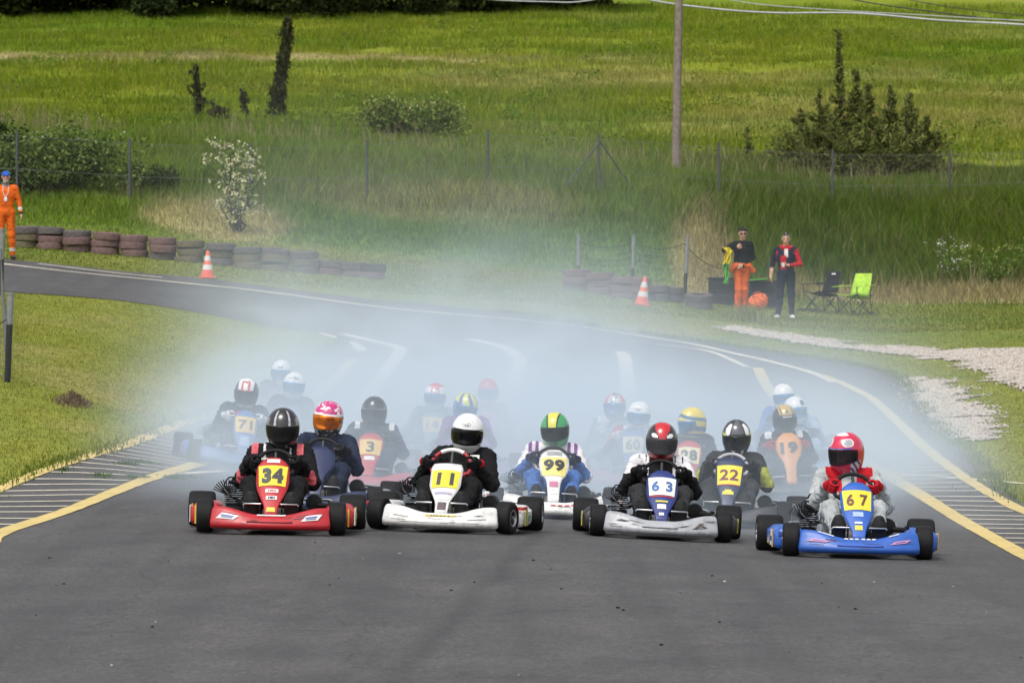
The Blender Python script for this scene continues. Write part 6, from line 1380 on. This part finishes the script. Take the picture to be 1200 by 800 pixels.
# ------------------------------------------------------------------ tyre smoke hanging over the road
def smoke():
    m = bpy.data.materials.new('tyre_smoke'); m.use_nodes = True; nt = m.node_tree; nt.nodes.clear(); L = nt.links.new
    out = nt.nodes.new('ShaderNodeOutputMaterial'); pv = nt.nodes.new('ShaderNodeVolumePrincipled'); L(pv.outputs[0], out.inputs['Volume'])
    pv.inputs['Color'].default_value = (.79, .90, 1.0, 1); pv.inputs['Anisotropy'].default_value = 0.0
    geo = nt.nodes.new('ShaderNodeNewGeometry'); sp = nt.nodes.new('ShaderNodeSeparateXYZ'); L(geo.outputs['Position'], sp.inputs[0]); X, Y, Z = sp.outputs
    def M(op, a, b=0.0, c=None):
        n = nt.nodes.new('ShaderNodeMath'); n.operation = op
        for i, v in enumerate((a, b) if c is None else (a, b, c)):
            if isinstance(v, (int, float)): n.inputs[i].default_value = v
            else: L(v, n.inputs[i])
        return n.outputs[0]
    def MR(v, a, b, c=0.0, d=1.0, sm=True):
        n = nt.nodes.new('ShaderNodeMapRange'); n.interpolation_type = 'SMOOTHSTEP' if sm else 'LINEAR'; L(v, n.inputs['Value'])
        for i, q in zip(('From Min', 'From Max', 'To Min', 'To Max'), (a, b, c, d)): n.inputs[i].default_value = q
        return n.outputs[0]
    gz = M('ADD', MR(Y, 62, 100, -.18, 1.45, False), MR(X, -6, -2, .12, 0, False)); h = M('SUBTRACT', Z, gz)
    mp = nt.nodes.new('ShaderNodeMapping'); mp.inputs['Scale'].default_value = (.55, .26, .85); L(geo.outputs['Position'], mp.inputs[0])
    nz = nt.nodes.new('ShaderNodeTexNoise'); nz.inputs['Scale'].default_value = 1.0; nz.inputs['Detail'].default_value = 3.5; nz.inputs['Roughness'].default_value = .55; nz.inputs['Distortion'].default_value = .6; L(mp.outputs[0], nz.inputs['Vector'])
    wisp = MR(nz.outputs['Fac'], .38, .64, .0, 2.5)
    ex = lambda hh, s: M('EXPONENT', M('MULTIPLY', M('MAXIMUM', hh, 0.0), -1.0/s))
    # the thick bank behind the third row
    xb = M('MULTIPLY', MR(X, -4.7, -2.4), MR(X, 5.7, 3.7))
    bank = M('MULTIPLY', M('MULTIPLY', M('MULTIPLY', MR(Y, 47.5, 57), MR(Y, 80, 64)), xb), ex(M('SUBTRACT', h, MR(X, .2, 2.8, .75, .42)), .42)); bank = M('MULTIPLY', bank, M('MULTIPLY', MR(wisp, 0, 2.5, .72, 1.4, False), SM_BANK))
    # thin veil drifting back and to the left over the far bend
    xv = M('MULTIPLY', MR(M('ADD', X, M('MULTIPLY', M('SUBTRACT', Y, 80.0), .05)), -6.2, -3.2), MR(M('ADD', X, M('MULTIPLY', M('SUBTRACT', Y, 60.0), .065)), 6.0, 3.2)); xv = M('MULTIPLY', xv, M('MAXIMUM', MR(X, 3.4, .9), MR(Y, 78, 92)))
    veil = M('MULTIPLY', M('MULTIPLY', M('MULTIPLY', MR(Y, 60, 70), MR(Y, 107, 92)), xv), ex(M('SUBTRACT', h, .5), .75)); veil = M('MULTIPLY', veil, SM_VEIL)
    # fresh smoke low between the first rows
    xl = M('MULTIPLY', MR(X, -4.2, -2.2), MR(X, 5.2, 1.6))
    low = M('MULTIPLY', M('MULTIPLY', M('MULTIPLY', MR(Y, 42.5, 47.5), MR(Y, 64, 54)), xl), ex(h, .45)); low = M('MULTIPLY', low, SM_LOW)
    # thin drift rising over the foot of the bank
    xd = M('MULTIPLY', MR(X, -7.5, -3.5), MR(X, 3.6, 0.6)); drift = M('MULTIPLY', M('MULTIPLY', M('MULTIPLY', MR(Y, 80, 92), MR(Y, 108, 102)), xd), ex(h, 1.5)); drift = M('MULTIPLY', drift, .012)
    L(M('ADD', M('ADD', bank, drift), M('MULTIPLY', M('ADD', veil, low), wisp)), pv.inputs['Density'])
    m.cycles.volume_step_rate = .6
    return m
SM_BANK, SM_VEIL, SM_LOW = .23, .036, .17
bm = bmesh.new(); b_box(bm, (-.5, 75, 2.6), (19, 67, 7.4)); me = bpy.data.meshes.new('smoke'); bm.to_mesh(me); bm.free(); me.materials.append(smoke())
tag(link('smoke', me), kind='stuff')

# ------------------------------------------------------------------ light, sky, camera
w = bpy.data.worlds.new('World'); sc.world = w; w.use_nodes = True; nt = w.node_tree; bg = nt.nodes['Background']
sky = nt.nodes.new('ShaderNodeTexSky'); sky.sky_type = 'NISHITA'; sky.sun_disc = False
SUN_EL, SUN_AZ = 58.0, 205.0     # degrees; azimuth clockwise from +Y
sky.sun_elevation = R(SUN_EL); sky.sun_rotation = R(SUN_AZ); sky.air_density = 1.0; sky.dust_density = 3.0; sky.ozone_density = .6
hs = nt.nodes.new('ShaderNodeHueSaturation'); hs.inputs['Saturation'].default_value = .30      # cloud cover: a nearly grey sky
nt.links.new(sky.outputs[0], hs.inputs['Color']); nt.links.new(hs.outputs[0], bg.inputs[0]); bg.inputs[1].default_value = .145
ld = bpy.data.lights.new('sun', 'SUN'); ld.energy = 1.25; ld.angle = R(24); ld.color = (1, .965, .91)
so = bpy.data.objects.new('sun', ld); col.objects.link(so)
az, el_ = R(SUN_AZ), R(SUN_EL); dv = Vector((math.sin(az)*math.cos(el_), math.cos(az)*math.cos(el_), math.sin(el_)))
so.rotation_euler = dv.to_track_quat('Z', 'Y').to_euler(); so.location = dv*60
cam = bpy.data.cameras.new('camera'); co = bpy.data.objects.new('camera', cam); col.objects.link(co); sc.camera = co
cam.sensor_width = 36; cam.lens = 36*FPX/1200; cam.clip_start = 1; cam.clip_end = 3000
co.location = (0, 0, HC); co.rotation_euler = (R(90)-math.atan((400-PYH)/FPX), 0, 0)
cam.dof.use_dof = True; cam.dof.focus_distance = 41.0; cam.dof.aperture_fstop = 12.0
vs = sc.view_settings; vs.view_transform = 'Standard'; vs.look = 'None'; vs.gamma = 1; vs.exposure = .55; vs.use_curve_mapping = False
sc.cycles.use_denoising = True; sc.cycles.volume_bounces = 2; sc.cycles.max_bounces = 6; sc.cycles.diffuse_bounces = 2; sc.cycles.transparent_max_bounces = 10
sc.cycles.use_adaptive_sampling = True; sc.cycles.adaptive_threshold = .015
sc.render.resolution_x = 1024; sc.render.resolution_y = 682
